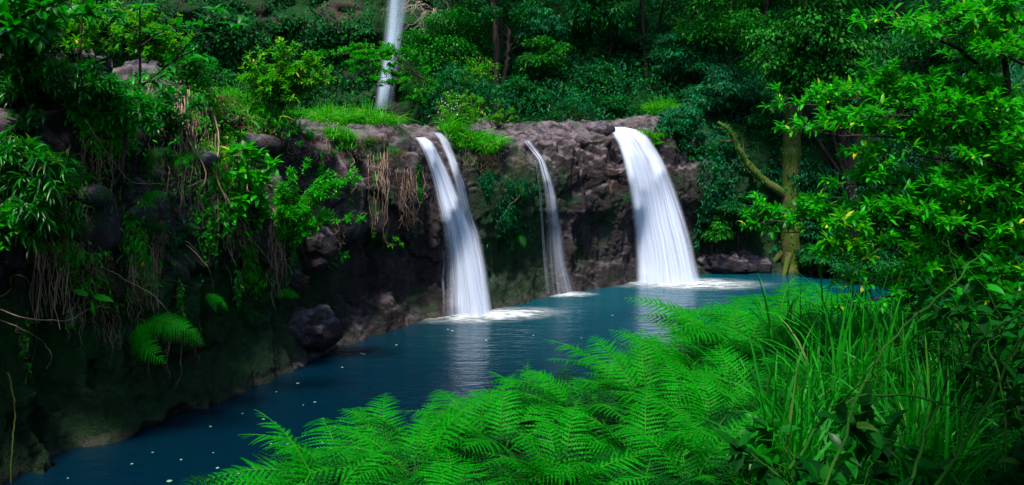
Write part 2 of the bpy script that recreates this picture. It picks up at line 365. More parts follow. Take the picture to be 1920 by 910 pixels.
def resample(P, step, sm=3):
    d = np.concatenate([[0], np.cumsum(np.linalg.norm(np.diff(P[:, :2], axis=0), axis=1))])
    t = np.arange(0, d[-1], step); Q = np.stack([np.interp(t, d, P[:, k]) for k in range(P.shape[1])], 1)
    n = max(1, int(.9/step)); ker = np.hanning(n*2+3); ker /= ker.sum()
    pad = len(ker)//2
    for _ in range(sm):
        Qp = np.concatenate([np.repeat(Q[:1], pad, 0), Q, np.repeat(Q[-1:], pad, 0)])
        Q = np.stack([np.convolve(Qp[:, k], ker, 'valid') for k in range(Q.shape[1])], 1)
    return Q
PC = resample(WL, .25, 1)                      # coarse path for distances
TC = unit(np.gradient(PC[:, :2], axis=0)); NC = np.stack([TC[:, 1], -TC[:, 0]], 1)   # towards the pool
EDGE = np.array([(-6, -20), (-3.6, -5), (-3.2, 2), (-2.9, 5.0), (-2.25, 6.9), (-0.5, 8.3), (1.4, 9.6), (3.3, 11.4), (5.2, 12.2), (8, 11.8), (12, 9.0), (17, 5.0), (24, 0), (34, -6)], float)
PE = resample(EDGE, .25, 1); TE = unit(np.gradient(PE, axis=0)); NE = np.stack([TE[:, 1], -TE[:, 0]], 1)
def sdist(xy, P, Nn):
    out = np.empty(len(xy)); k = np.empty(len(xy), int)
    for a in range(0, len(xy), 20000):
        q = xy[a:a+20000]; d2 = ((q[:, None]-P[None, :, :2])**2).sum(-1); i = d2.argmin(1)
        v = q-P[i, :2]; sg = np.where((v*Nn[i]).sum(1) > 0, -1, 1); out[a:a+20000] = np.sqrt(d2[np.arange(len(q)), i])*sg; k[a:a+20000] = i
    return out, k
def height(xy):
    xy = np.atleast_2d(xy); x, y = xy[:, 0], xy[:, 1]
    d, k = sdist(xy, PC, NC); top = PC[k, 2]; lean = PC[k, 3]
    p3 = np.stack([x, y, x*0], 1); n1 = fbm(p3*.25, 4, 3); n2 = fbm(p3*1.1, 3, 5)
    far = -1.6+(top-.35+1.6)*sstep(d-lean, 1.3, 2.4)
    az = x/np.maximum(y, 1)
    rr = np.clip(d-6.5, 0, 40)*.42*sstep(az, -.14, -.07)*sstep(y, 10, 24)
    rl = np.clip(-.52*np.maximum(y, 8)-x, 0, 30)*.55*sstep(d, 2, 5)
    rn = np.clip(x-19, 0, 40)*.35*sstep(d, 2, 6)
    far = far+rr+rl+rn+(n1*.9+n2*.15)*sstep(d, 2.5, 7)
    # river channel back to the tall fall
    e, _ = sdist(xy, PE, NE); e = -e    # positive on the camera side
    near = 2.25+.45*sstep(x, 1.5, 4.5)+n1*.35+n2*.12+sstep(y, 4.2, .3)*1.75+np.clip(e-8, 0, 30)*.15
    near = np.where(e > 0, near*1.0, np.maximum(near+e*1.35+n2*.2, -1.6))
    near = near-.35*sstep(e, .9, 0)*sstep(e, -.2, .2)
    return np.maximum(far, near)
xs = np.concatenate([np.linspace(-260, -32, 20), np.arange(-30, 34, .3), np.linspace(36, 260, 20)])
ys = np.concatenate([np.linspace(-200, -14, 14), np.arange(-12, 66, .3), np.linspace(68, 400, 22)])
gx, gy = np.meshgrid(xs, ys, indexing='ij'); gz = height(np.stack([gx.ravel(), gy.ravel()], 1))
GV = np.stack([gx.ravel(), gy.ravel(), gz], 1); GF = grid_faces(len(xs), len(ys))
gme = mesh_np('ground', GV, [GF], M['soil']); go = link('ground', gme); go['kind'] = 'structure'
go['label'] = 'dark earthy forest floor round the pool'
wme = mesh_np('pool_water', [(-30, -12, 0), (34, -12, 0), (34, 34, 0), (-30, 34, 0)], [[(0, 1, 2, 3)]], M['water'])
wo = link('pool_water', wme); wo['kind'] = 'structure'; wo['label'] = 'deep teal plunge pool below the falls'

# ------------------------------------------------------------------ main cliff
PF = resample(WL[1:-2], .045, 1); TF = unit(np.gradient(PF[:, :2], axis=0)); NF = np.stack([TF[:, 1], -TF[:, 0]], 1)
H, LE = PF[:, 2], PF[:, 3]; ns = len(PF)
under = .42+.25*fbm(np.stack([PF[:, 0]*.5, PF[:, 1]*.5, PF[:, 0]*0], 1), 3, 9)
# undercut strongest left of the twin-strand fall
ctl_o = [(.35+0*H), .18+0*H, .02+0*H, -under, -under*.9, .05+0*H, .16-LE*.25, .10-LE*.6, -.06-LE*.9, -.55-LE, -1.6-LE, -5.5-LE]
ctl_z = [-1+0*H, -.05+0*H, .3+0*H, .9+0*H, H*.40, H*.52, H*.72, H-.85, H-.28, H-.02, H+.12, H+.2]
ctl_o = np.array(ctl_o); ctl_z = np.array(ctl_z)
kpos = np.concatenate([[0], np.cumsum([.8, .35, .65, 1.1, .8, 1.0, .8, .6, .55, 1.0, 2.2])])
nt_ = 210; tt = np.concatenate([np.linspace(0, kpos[9], 175, endpoint=False), np.linspace(kpos[9], kpos[-1], 35)])
O = np.empty((ns, nt_)); Z = np.empty((ns, nt_))
for i in range(ns):
    O[i] = np.interp(tt, kpos, ctl_o[:, i]); Z[i] = np.interp(tt, kpos, ctl_z[:, i])
ker = np.hanning(13); ker /= ker.sum()
def smrow(A):
    Ap = np.concatenate([np.repeat(A[:, :1], 6, 1), A, np.repeat(A[:, -1:], 6, 1)], 1)
    return sum(ker[k]*Ap[:, k:k+A.shape[1]] for k in range(13))
O = smrow(O); Z = smrow(Z)
B = np.stack([PF[:, 0:1]+NF[:, 0:1]*O, PF[:, 1:2]+NF[:, 1:2]*O, Z], -1)
du = np.gradient(B, axis=0); dv = np.gradient(B, axis=1); NB = unit(np.cross(dv, du))
NB = np.where((NB[..., 0:1]*NF[:, None, 0:1]+NB[..., 1:2]*NF[:, None, 1:2]+NB[..., 2:3] < 0), -NB, NB)
P0 = B.reshape(-1, 3)
wp = P0+.30*np.stack([fbm(P0*.9, 4, 40+k) for k in range(3)], 1)+.05*np.stack([fbm(P0*5, 3, 50+k) for k in range(3)], 1)
h1, e1 = facets(wp*np.array([.50, .50, .36]), 1, 1.6)
h2, e2 = facets(wp*np.array([1.25, 1.25, .75]), 2, 1.6)
h3, e3 = facets(wp*np.array([3.4, 3.4, 2.2]), 3, 1.5)
h4, e4 = facets(wp*np.array([8., 8., 5.5]), 4, 1.5)
colm = fbm(P0*np.array([1.5, 1.5, .20]), 4, 11)
leftness = sstep(P0[:, 0], -4.7, -6.4)
topness = sstep(NB.reshape(-1, 3)[:, 2], .5, .95)
smoothwall = (1-leftness)*sstep(P0[:, 2], 3.4, 2.6)          # the undercut base is worn smoother
rough = (.44+.69*leftness)*(1-.5*smoothwall)
patch = .35+.9*sstep(fbm(P0*.6, 3, 71), -.2, .35)
D = (.55*h1*rough+.26*h2*rough+.085*h3*rough*patch+.04*h4*patch+.50*colm+.16*fbm(P0*np.array([4., 4., .5]), 3, 13)+.32*fbm(P0*.4, 3, 21)+.10*fbm(P0*2.3, 5, 31)+.03*fbm(P0*11, 3, 33)
     - .05*np.exp(-(e2/.05)**2)*rough-.012*np.exp(-(e3/.07)**2)*patch)
D = D*(1-.45*topness)*np.interp(P0[:, 2], [-.3, .3, 1.2], [.5, .6, 1])
CVt = P0+NB.reshape(-1, 3)*D[:, None]
CF = grid_faces(ns, nt_)
cme = mesh_np('rock_cliff', CVt, [CF], M['cliff']); co = link('rock_cliff', cme); co['kind'] = 'structure'
co['label'] = 'dark basalt cliff curving round the pool'
BV = BVHTree.FromPolygons([tuple(v) for v in CVt.tolist()]+[tuple(v) for v in GV.tolist()],
                          [tuple(f) for f in CF.tolist()]+[tuple(f) for f in (GF+len(CVt)).tolist()])
BC = BVHTree.FromPolygons([tuple(v) for v in CVt.tolist()], [tuple(f) for f in CF.tolist()])
def hit(px, py, maxd=400):
    d = Vector(ray(px, py)).normalized(); h = BC.ray_cast(Vector(CAM), d, maxd)
    return (np.array(h[0]), np.array(h[1] if h[1].dot(d) < 0 else -h[1]), h[3]) if h[0] else (None, None, None)
def on(px, py, out=0.0):
    """the point of the cliff seen at a pixel, or the crest just below it"""
    for k in range(60):
        p, n, d = hit(px, py+3*k)
        if p is not None: return p+n*out
    raise ValueError('no cliff at %s %s' % (px, py))
def drop(x, y, z=40):
    h = BV.ray_cast(Vector((x, y, z)), Vector((0, 0, -1)), 100); return np.array(h[0]) if h[0] else np.array([x, y, 0.])

# ------------------------------------------------------------------ far cliff behind the tall waterfall
fu = np.linspace(0, 1, 240); fv = np.linspace(0, 1, 130)
U_, V_ = np.meshgrid(fu, fv, indexing='ij')
fxp = np.interp(fu, [0, .25, .6, 1], [-44, -30, -17, 2]); fyp = np.interp(fu, [0, .25, .6, 1], [36, 47, 54, 60])
FB = np.stack([fxp[:, None]+0*V_, fyp[:, None]+V_*4.5-1.5*np.exp(-((V_-.32)/.05)**2), 2+V_*30], -1)
fp = FB.reshape(-1, 3); wq = fp+1.2*np.stack([fbm(fp*.25, 3, 60+k) for k in range(3)], 1)
_, _, k1 = worley(wq*np.array([.16, .16, .22]), 5); _, _, k2 = worley(wq*np.array([.5, .5, .9]), 6)
fd = 2.6*(k1-.5)+.9*(k2-.5)+1.6*fbm(fp*.12, 4, 7)+.7*fbm(fp*.6, 4, 8)
fn = np.array([.35, -.93, 0.]); FVt = fp+fn*fd[:, None]; FF = grid_faces(240, 130)
fo = link('mountain_cliff', mesh_np('mountain_cliff', FVt, [FF], M['far'])); fo['kind'] = 'structure'; fo['label'] = 'tall mossy rock wall far behind the falls'
BF = BVHTree.FromPolygons([tuple(v) for v in FVt.tolist()], [tuple(f) for f in FF.tolist()])

# ------------------------------------------------------------------ waterfalls
def fall_sheet(rows, nu, nv, bulge, shift=0.0, seed=0, lateral=0.0, grow=0.0, clear=.14, bvh=None):
    """rows: (py, px_left, px_right, depth) down the fall -> grid of world points that stays in front of the rock"""
    rows = np.array(rows, float); s = np.linspace(0, 1, len(rows)); v = np.linspace(0, 1, nv)
    R = np.stack([np.interp(v, s, rows[:, k]) for k in range(4)], 1)
    k7 = np.hanning(9); k7 /= k7.sum()
    Rp = np.concatenate([R[:1].repeat(4, 0)-(R[4:0:-1]-R[:1])*1.0, R, R[-1:].repeat(4, 0)+(R[-1:]-R[-2:-6:-1])])
    R = np.stack([np.convolve(Rp[:, k], k7, 'valid') for k in range(4)], 1)
    rng = np.random.default_rng(seed); G = np.empty((nu, nv, 3)); u = np.linspace(0, 1, nu); D_ = np.empty((nu, nv))
    for j in range(nv):
        w = R[j, 2]-R[j, 1]; xl = R[j, 1]-grow*w+lateral*w; xr = R[j, 2]+grow*w+lateral*w
        for i in range(nu):
            dep = R[j, 3]-bulge*math.sin(math.pi*u[i])*(0.3+.7*v[j])-shift
            if bvh is not None:
                d = Vector(ray(xl+(xr-xl)*u[i], R[j, 0])).normalized(); h = bvh.ray_cast(Vector(CAM), d)
                if h[0]: dep = min(dep, h[0][1]-clear-shift*.3)
            D_[i, j] = dep
    # smooth the depth so the water runs as silky strands, never behind the rock by much
    for _ in range(30):
        Dp = np.concatenate([D_[:1], D_, D_[-1:]], 0); D_ = np.minimum(D_, (Dp[:-2]+Dp[1:-1]+Dp[2:])/3)
        Dp = np.concatenate([D_[:, :1], D_, D_[:, -1:]], 1); D_ = np.minimum(D_, (Dp[:, :-2]+Dp[:, 1:-1]+Dp[:, 2:])/3)
    for j in range(nv):
        w = R[j, 2]-R[j, 1]; xl = R[j, 1]-grow*w+lateral*w; xr = R[j, 2]+grow*w+lateral*w
        for i in range(nu):
            G[i, j] = at_y(xl+(xr-xl)*u[i], R[j, 0], D_[i, j])
    uv = np.stack(np.meshgrid(u, v, indexing='ij'), -1).reshape(-1, 2)
    return G.reshape(-1, 3), grid_faces(nu, nv), uv
def curtain(root, rows, mats_, bulge, nu=26, nv=70, bvh=None, name='water_curtain', seed=0, step=.10):
    loc = np.array(root.location)
    for k, m in enumerate(mats_):
        v, f, uv = fall_sheet(rows, nu, nv, bulge+.05*k, k*step, seed+k, grow=.03*k, bvh=bvh)
        link(name if k == 0 else 'water_veil', mesh_np(name, v-loc, [f], m, uv=uv), root)
def foam(root, cx, cy, rx, ry, m, ang=0, z=.012, hump=.025, n=48):
    loc = np.array(root.location); rr = np.linspace(0, 1, 14); an = np.linspace(0, 2*math.pi, n, endpoint=False)
    v = []; uv = []
    for r in rr:
        for a in an:
            x, y = rx*r*math.cos(a), ry*r*math.sin(a); x, y = x*math.cos(ang)-y*math.sin(ang), x*math.sin(ang)+y*math.cos(ang)
            v.append((cx+x, cy+y, z+hump*(1-r*r)*(.6+.4*math.sin(a*7+r*9)))); uv.append((r, a/6.283))
    idx = np.arange(14*n).reshape(14, n); f = np.stack([idx[:-1], np.roll(idx, -1, 1)[:-1], np.roll(idx, -1, 1)[1:], idx[1:]], -1).reshape(-1, 4)
    link('foam', mesh_np('foam', np.array(v)-loc, [f], m, uv=np.array(uv)), root)

fA = [fall_mat('falls_core', .64, 1.0, 5, .28), fall_mat('falls_veil', .42, 4.0, 8, .35)]
fA2 = [fall_mat('falls_core_narrow', .54, 2.0, 3, .4), fall_mat('falls_veil_narrow', .32, 6.0, 5, .4)]
fC = [fall_mat('thin_fall_core', .40, 9.0, 4, .4, botfade=.75), fall_mat('thin_fall_veil', .3, 11.0, 7, .4, botfade=.7)]
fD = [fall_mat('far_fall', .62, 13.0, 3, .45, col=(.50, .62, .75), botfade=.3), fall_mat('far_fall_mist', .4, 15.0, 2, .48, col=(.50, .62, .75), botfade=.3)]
bl = at_z(880, 588)
w1 = thing('waterfall', 'white twin-strand waterfall pouring over the dark rock left of the thin trickle', 'waterfall', (bl[0], bl[1], 0), 'waterfalls into the pool')
curtain(w1, [(258, 777, 800, 23.6), (266, 783, 812, 23.3), (290, 795, 826, 23.1), (330, 808, 846, 22.9), (380, 818, 868, 22.7), (430, 828, 890, 22.5), (490, 834, 903, 22.35), (550, 836, 916, 22.25), (592, 834, 926, 22.2)], fA, .25, bvh=BV, seed=1)
curtain(w1, [(249, 812, 828, 23.9), (262, 822, 842, 23.6), (300, 838, 858, 23.4), (350, 852, 876, 23.1), (400, 862, 888, 22.9), (440, 872, 902, 22.7), (500, 884, 914, 22.5), (560, 888, 922, 22.35), (588, 888, 926, 22.3)], fA2, .15, bvh=BV, name='water_strand', seed=5)
curtain(w1, [(470, 829, 835, 22.6), (500, 831, 837, 22.6), (520, 827, 833, 22.5), (560, 830, 836, 22.4), (596, 827, 835, 22.2)], [fC[1]], .02, nu=6, nv=24, bvh=BV, name='side_trickle', seed=8)
foam(w1, bl[0]+.65, bl[1]-.25, 2.6, 1.05, foam_mat('foam_left', 1), .25)
br = at_z(1250, 530)
w2 = thing('waterfall', 'widest and brightest white waterfall, arching down at the far end of the rock lip', 'waterfall', (br[0], br[1], 0), 'waterfalls into the pool')
curtain(w2, [(238, 1140, 1168, 28.6), (243, 1142, 1196, 28.2), (252, 1147, 1212, 27.9), (270, 1157, 1226, 27.7), (300, 1167, 1245, 27.5), (350, 1177, 1266, 27.3), (400, 1184, 1283, 27.1), (450, 1189, 1297, 26.95), (500, 1192, 1309, 26.8), (534, 1190, 1318, 26.7)],
        [fall_mat('wide_core', .82, 21.0, 6, .16), fall_mat('wide_veil', .5, 24.0, 10, .22)], .5, nu=34, bvh=BV, seed=11)
foam(w2, br[0]+.7, br[1]-.25, 3.3, 1.3, foam_mat('foam_right', 2), -.05)
bc = at_z(1066, 552)
w3 = thing('waterfall', 'thin veil-like trickle of a waterfall between the two larger white ones', 'waterfall', (bc[0], bc[1], 0), 'waterfalls into the pool')
curtain(w3, [(264, 980, 996, 26.6), (272, 985, 1002, 26.3), (286, 997, 1012, 26.0), (300, 1008, 1022, 25.8), (340, 1017, 1037, 25.4), (380, 1022, 1047, 25.2), (430, 1023, 1055, 25.0), (490, 1022, 1066, 24.8), (552, 1022, 1088, 24.6)], fC, .12, nu=16, bvh=BV, seed=15)
curtain(w3, [(300, 1002, 1008, 26), (360, 1010, 1016, 25.6), (420, 1014, 1020, 25.2), (500, 1018, 1026, 24.9), (552, 1024, 1032, 24.7)], [fC[1]], .02, nu=6, nv=40, bvh=BV, name='side_trickle', seed=17)
foam(w3, bc[0], bc[1]-.1, 1.1, .5, foam_mat('foam_thin', 3), .1)
bf = at_y(720, 196, 47.0)
w4 = thing('waterfall', 'tall pale waterfall far behind, dropping down the mossy rock wall', 'waterfall', bf, 'waterfalls')
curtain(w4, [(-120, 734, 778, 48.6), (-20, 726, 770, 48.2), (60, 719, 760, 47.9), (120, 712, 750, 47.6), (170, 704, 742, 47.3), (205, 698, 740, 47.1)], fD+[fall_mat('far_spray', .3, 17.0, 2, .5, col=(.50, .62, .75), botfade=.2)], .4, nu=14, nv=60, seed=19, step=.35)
#PLANTS

# ------------------------------------------------------------------ plant builders
R = np.random.default_rng(7)
def rdir(n=None):
    v = R.normal(size=(n or 1, 3)); v = unit(v); return v if n else v[0]
def curve_pts(pts, n=12):
    pts = np.asarray(pts, float); m = len(pts)
    if m == 2: t = np.linspace(0, 1, n)[:, None]; return pts[0]*(1-t)+pts[1]*t
    t = np.linspace(0, m-1-1e-6, n); i = t.astype(int); f = (t-i)[:, None]
    P_ = np.concatenate([2*pts[:1]-pts[1:2], pts, 2*pts[-1:]-pts[-2:-1]])
    a, b, c, d = P_[i], P_[i+1], P_[i+2], P_[i+3]
    return .5*((2*b)+(c-a)*f+(2*a-5*b+4*c-d)*f*f+(3*b-a-3*c+d)*f**3)
def wiggle(pts, amp):
    n = len(pts); w = np.cumsum(R.normal(size=(n, 3)), 0)*amp/math.sqrt(n); w -= w[0]; return pts+w

def twig_leaves(L, W, p0, d0, length, nl, ll, lw, up=.7, r=.006, droop=.0, whorl=True):
    """one leafy twig: stem tube + leaves along it and a whorl at its tip"""
    d0 = unit(d0); n = 6; t = np.linspace(0, 1, n)[:, None]
    pts = p0+d0*length*t+np.array([0, 0, 1.])*(up*.25-droop)*length*t**2+R.normal(size=(n, 3))*length*.03*t
    W.tube(pts, r, r*.4, 4)
    k = max(3, nl); s = np.sort(R.uniform(.25, 1, k)); q = np.stack([np.interp(s, t[:, 0], pts[:, c]) for c in range(3)], 1)
    side = rdir(k); ax = unit(side*1.0+d0*.55+np.array([0, 0, .25*up-droop*.8])); nn = unit(np.array([0, 0, 1.])+rdir(k)*.45)
    L.add(q, ax, nn, ll*R.uniform(.6, 1.15, k), lw*R.uniform(.7, 1.15, k))
    if whorl:
        m = R.integers(4, 7); an = R.uniform(0, 6.28)+np.arange(m)*6.28/m
        e1 = unit(np.cross(d0, [0, 0, 1.])+1e-6); e2 = np.cross(d0, e1)
        ax = np.cos(an)[:, None]*e1+np.sin(an)[:, None]*e2*.7+d0*.7+np.array([0, 0, .2-droop])
        L.add(np.repeat(pts[-1:], m, 0), ax, unit(np.array([0, 0, 1.])+rdir(m)*.35), ll*R.uniform(.8, 1.2, m), lw)

def limb(L, W, pts, r, twig_every, twig_len, nl, ll, lw, up=.7, start=.15, flat=.35, droop=0., sub=True, n=24, whorl=True):
    P_ = wiggle(curve_pts(pts, n), .05*np.linalg.norm(np.asarray(pts[-1])-np.asarray(pts[0]))*.3)
    W.tube(P_, np.linspace(r, r*.25, n), k=6)
    seg = np.linalg.norm(np.diff(P_, axis=0), axis=1); tot = seg.sum(); m = max(2, int(tot*(1-start)/twig_every))
    cum = np.concatenate([[0], np.cumsum(seg)])/tot
    for s in np.linspace(start, 1, m):
        p = np.array([np.interp(s, cum, P_[:, c]) for c in range(3)]); p2 = np.array([np.interp(min(1, s+.04), cum, P_[:, c]) for c in range(3)])
        tdir = unit(p2-p+1e-6) if s < .97 else unit(P_[-1]-P_[-3])
        v = rdir(); v[2] = v[2]*flat+up*.35; d = unit(v+tdir*.55)
        tl = twig_len*R.uniform(.5, 1.2)*(1-.45*s)
        if sub and tl > .25:
            q = np.array([p+d*tl*k/4+np.array([0, 0, up*.1*tl*(k/4)**2]) for k in range(5)]); W.tube(q, r*.3, r*.12, 4)
            for k in (1, 2, 3, 4):
                for _ in range(2):
                    v = rdir(); v[2] = v[2]*flat+up*.4
                    twig_leaves(L, W, q[k], unit(v+d*.6), tl*.45, nl, ll, lw, up, r*.12+.002, droop, whorl)
        else: twig_leaves(L, W, p, d, tl, nl, ll, lw, up, r*.15+.002, droop, whorl)
    twig_leaves(L, W, P_[-1], P_[-1]-P_[-2], twig_len*.5, nl*2, ll, lw, up, .004, droop, whorl)

def shrub(name, label, cat, base, limbs, leafm, tpl=T_LANCE, woodm='bark', group=None, **kw):
    """limbs = list of world polylines starting near the base"""
    o = thing(name, label, cat, base, group); loc = np.array(o.location); W = Wood(); L = Leaves()
    for P_ in limbs: limb(L, W, P_, **kw)
    link('stem', W.mesh('stem', M[woodm], loc), o); link('foliage', L.mesh('foliage', M[leafm], tpl, loc), o); return o

def crown_pts(n, c, rx, ry, rz, flat=.55, nclump=30, cr=.6, fill=.35):
    """leaf positions and outward directions of an uneven crown made of flattened clumps"""
    cc = rdir(nclump)*np.array([rx, ry, rz])*R.uniform(fill, 1, (nclump, 1)); cc[:, 2] = np.where(cc[:, 2] < -rz*.6, -rz*.3, cc[:, 2])
    sz = cr*R.uniform(.55, 1.35, nclump); k = R.choice(nclump, n, p=sz**2/(sz**2).sum())
    d = rdir(n); d[:, 2] = np.abs(d[:, 2])*R.choice([1, 1, 1, -.6], n); rr = R.uniform(.55, 1.08, (n, 1))
    return np.asarray(c)+cc[k]+d*rr*sz[k][:, None]*np.array([1, 1, flat]), d, cc
def crown_leaves(L, n, c, r, ll, lw, droop=.35, **kw):
    p, d, cc = crown_pts(n, c, *r, **kw)
    ax = d*np.array([1, 1, .4])+rdir(n)*.6+np.array([0, 0, -droop]); nn = unit(d*.7+np.array([0, 0, .8])+rdir(n)*.4)
    L.add(p, ax, nn, ll*R.uniform(.6, 1.25, n), lw*R.uniform(.7, 1.2, n)); return cc+np.asarray(c)
def tree(name, label, base, h, r, ll, lw, n, leafm, trunk_r=.16, lean=(0, 0), droop=.35, tpl=T_SMALL, woodm='bark', group=None, cat='tree', low=.45, **kw):
    base = np.asarray(base, float); o = thing(name, label, cat, base-np.array([0, 0, .15]), group); loc = np.array(o.location)
    W = Wood(); L = Leaves(); c = base+np.array([lean[0], lean[1], h-r[2]*.8])
    cc = crown_leaves(L, n, c, r, ll, lw, droop, **kw)
    tp = wiggle(curve_pts([base-np.array([0, 0, .3]), base+np.array([lean[0]*.3, lean[1]*.3, h*low]), c+np.array([0, 0, r[2]*.4])], 14), .12)
    W.tube(tp, np.linspace(trunk_r, trunk_r*.3, 14), k=8)
    for q in cc[:22]:
        k = R.integers(5, 12); a = tp[k]; b = q; W.tube(wiggle(curve_pts([a, (a+b)/2+np.array([0, 0, -.2]), b], 7), .08), trunk_r*.3, trunk_r*.07, 5)
    link('trunk', W.mesh('trunk', M[woodm], loc), o); link('crown', L.mesh('crown', M[leafm], tpl, loc), o); return o

# ---- ferns
def frond_arrays(Ln, npin, arch=1.0, wide=.24, seed=0, teeth=10, droopy=.10):
    rg = np.random.default_rng(seed); n = 30; s = np.linspace(0, 1, n)
    ang = np.radians(53)-arch*np.radians(84)*s**1.25; sway = .10*np.sin(s*2+rg.uniform(0, 6))*s
    x = np.concatenate([[0], np.cumsum(np.cos(ang[:-1]))])/n*Ln; z = np.concatenate([[0], np.cumsum(np.sin(ang[:-1]))])/n*Ln
    P_ = np.stack([x, sway*Ln, z], 1); T = unit(np.gradient(P_, axis=0))
    V = []; F = []; b = 0
    for t in np.linspace(.16, .985, npin):
        p = np.array([np.interp(t, s, P_[:, c]) for c in range(3)]); td = unit(np.array([np.interp(t, s, T[:, c]) for c in range(3)]))
        pr = min(1, (t-.08)/.20)**.8*(1-((t-.16)/.84)**1.6)**.8+.03
        for sg in (-1, 1):
            if rg.random() < .03: continue
            pl = Ln*wide*pr*rg.uniform(.88, 1.1); lat = np.array([0, sg, 0.]); up = unit(np.cross(td, lat)*sg*1.0)
            if up[2] < 0: up = -up
            a = unit(lat+td*(.38+.25*t)+up*rg.normal(0, .10)); bd = unit(td-a*td.dot(a))
            k = teeth; u = np.linspace(0, 1, k+1); mid = p+a*pl*u[:, None]-np.array([0, 0, 1.])*droopy*pl*u[:, None]**2+td*pl*.12*u[:, None]**2
            w = Ln*.0185*(1-u[:-1]**1.6)*min(1, pr*1.6)*rg.uniform(.9, 1.1)+.002
            for q in (-1, 1):
                mb = (mid[:-1]+mid[1:])/2+a*pl*.05; tip = mb+bd*q*w[:, None]-up*(w*.18)[:, None]+a*(w*.35)[:, None]
                g = len(V); 
                vs = np.stack([mid[:-1], tip, mid[:-1]*.12+mid[1:]*.88], 1).reshape(-1, 3)
                V.append(vs); f = b+np.arange(k*3).reshape(k, 3); F.append(f); b += k*3
            j = np.arange(0, k+1); wc = Ln*.0085*(1-u**1.5)*min(1, pr*1.6)+.0004       # solid core of the leaflet
            for q in (-1, 1):
                e = mid+bd*q*wc[:, None]-up*(wc*.2)[:, None]; V.append(np.stack([mid[:-1], mid[1:], e[1:]], 1).reshape(-1, 3)); F.append(b+np.arange(k*3).reshape(k, 3)); b += k*3
                V.append(np.stack([mid[:-1], e[1:], e[:-1]], 1).reshape(-1, 3)); F.append(b+np.arange(k*3).reshape(k, 3)); b += k*3
    return np.concatenate(V), np.concatenate(F), P_
def frond_mesh(Ln, npin, leafm, seed, **kw):
    v, f, P_ = frond_arrays(Ln, npin, seed=seed, **kw); W = Wood(); W.tube(P_, np.linspace(.007, .0018, 30)*max(.8, Ln), k=4)
    wv = np.concatenate(W.v); wf = np.concatenate(W.f)+len(v)
    return mesh_np('frond', np.concatenate([v, wv]), [f, wf], [M[leafm], M['rachis']], [0, 1], smooth=False)
FR = {k: [frond_mesh(1.0, 23 if s % 2 else 21, k, s*7+1, arch=.68+.12*(s % 4), wide=(.22, .27, .24, .29, .23, .25)[s], droopy=.18+.03*s) for s in range(6)] for k in ('fern', 'fern_deep')}
def fern(label, base, size, nf, key='fern', face=None, spread=3.14, tilt=0.0, group='ferns of the near thicket', roll=0.0):
    o = thing('fern', label, 'fern', base, group); o.rotation_euler = (0, 0, 0)
    for k in range(nf):
        a = (k/nf*2*math.pi if face is None else face+((k+.5)/nf-.5)*2*spread)+R.normal(0, .22)
        f = link('frond', FR[key][R.integers(0, 6)], o); f.rotation_euler = (roll+R.normal(0, .15), tilt+R.normal(0, .16), a)
        sc = size*R.uniform(.72, 1.12); f.scale = (sc, sc, sc*(R.uniform(.8, 1.15)))
    return o

# ---- grass
def grass_mesh(name, base_pts, nb, h, w, spreadr, m, off, lean=.5, seg=5, droop=.6, bias=(0, 0, 0)):
    base_pts = np.atleast_2d(base_pts); n = len(base_pts)*nb
    b = np.repeat(base_pts, nb, 0)+R.normal(size=(n, 3))*np.array([spreadr, spreadr, .02]); az = R.uniform(0, 6.283, n); ln = R.uniform(.05, 1, n)**.8*lean
    hd = np.stack([np.cos(az), np.sin(az), az*0], 1)+np.asarray(bias, float); hh = h*(R.uniform(.3, 1.15, n)*np.repeat(R.uniform(.6, 1.2, len(base_pts)), nb))[:, None]; wv = unit(np.cross(hd, [0, 0, 1.])+R.normal(size=(n, 3))*.5)
    V = []
    for k in range(seg+1):
        t = k/seg; c = b+hd*(ln[:, None]*hh*(t*.6+t*t*.6*droop))+np.array([0, 0, 1.])*hh*(t-droop*ln[:, None]*t**2.4*.75)
        ww = w*(1-t**1.6)*.5
        V += [c-wv*ww, c+wv*ww] if k < seg else [c]
    V = np.stack(V, 1); nv = V.shape[1]; ba = (np.arange(n)*nv)[:, None, None]
    q = np.array([(2*k, 2*k+1, 2*k+3, 2*k+2) for k in range(seg-1)]); t3 = np.array([(2*seg-2, 2*seg-1, 2*seg)])
    return mesh_np(name, V.reshape(-1, 3)-np.asarray(off), [(ba+q[None]).reshape(-1, 4), (ba+t3[None]).reshape(-1, 3)], M[m], smooth=False)
def tuft(label, px, py, h, w, nb, sp=.08, m='grass', n=1, width=0., group='grass tufts on the cliff', base=None, name='grass_tuft', lean=.5, droop=.6, bias=(0, 0, 0)):
    if base is None: base = on(px, py)
    pts = [base]
    for _ in range(n-1):
        x, y = base[0]+R.uniform(-1, 1)*width, base[1]+R.uniform(-.5, .5)*width; q = drop(x, y); pts.append(q if abs(q[2]-base[2]) < .6 else base+R.normal(size=3)*.05)
    loc = np.asarray(base)-np.array([0, 0, .03])
    return tag(link(name, grass_mesh(name, np.array(pts)-np.array([0, 0, .04]), nb, h, w, sp, m, loc, lean=lean, droop=droop, bias=bias), None, tuple(loc)), label, 'grass', group)

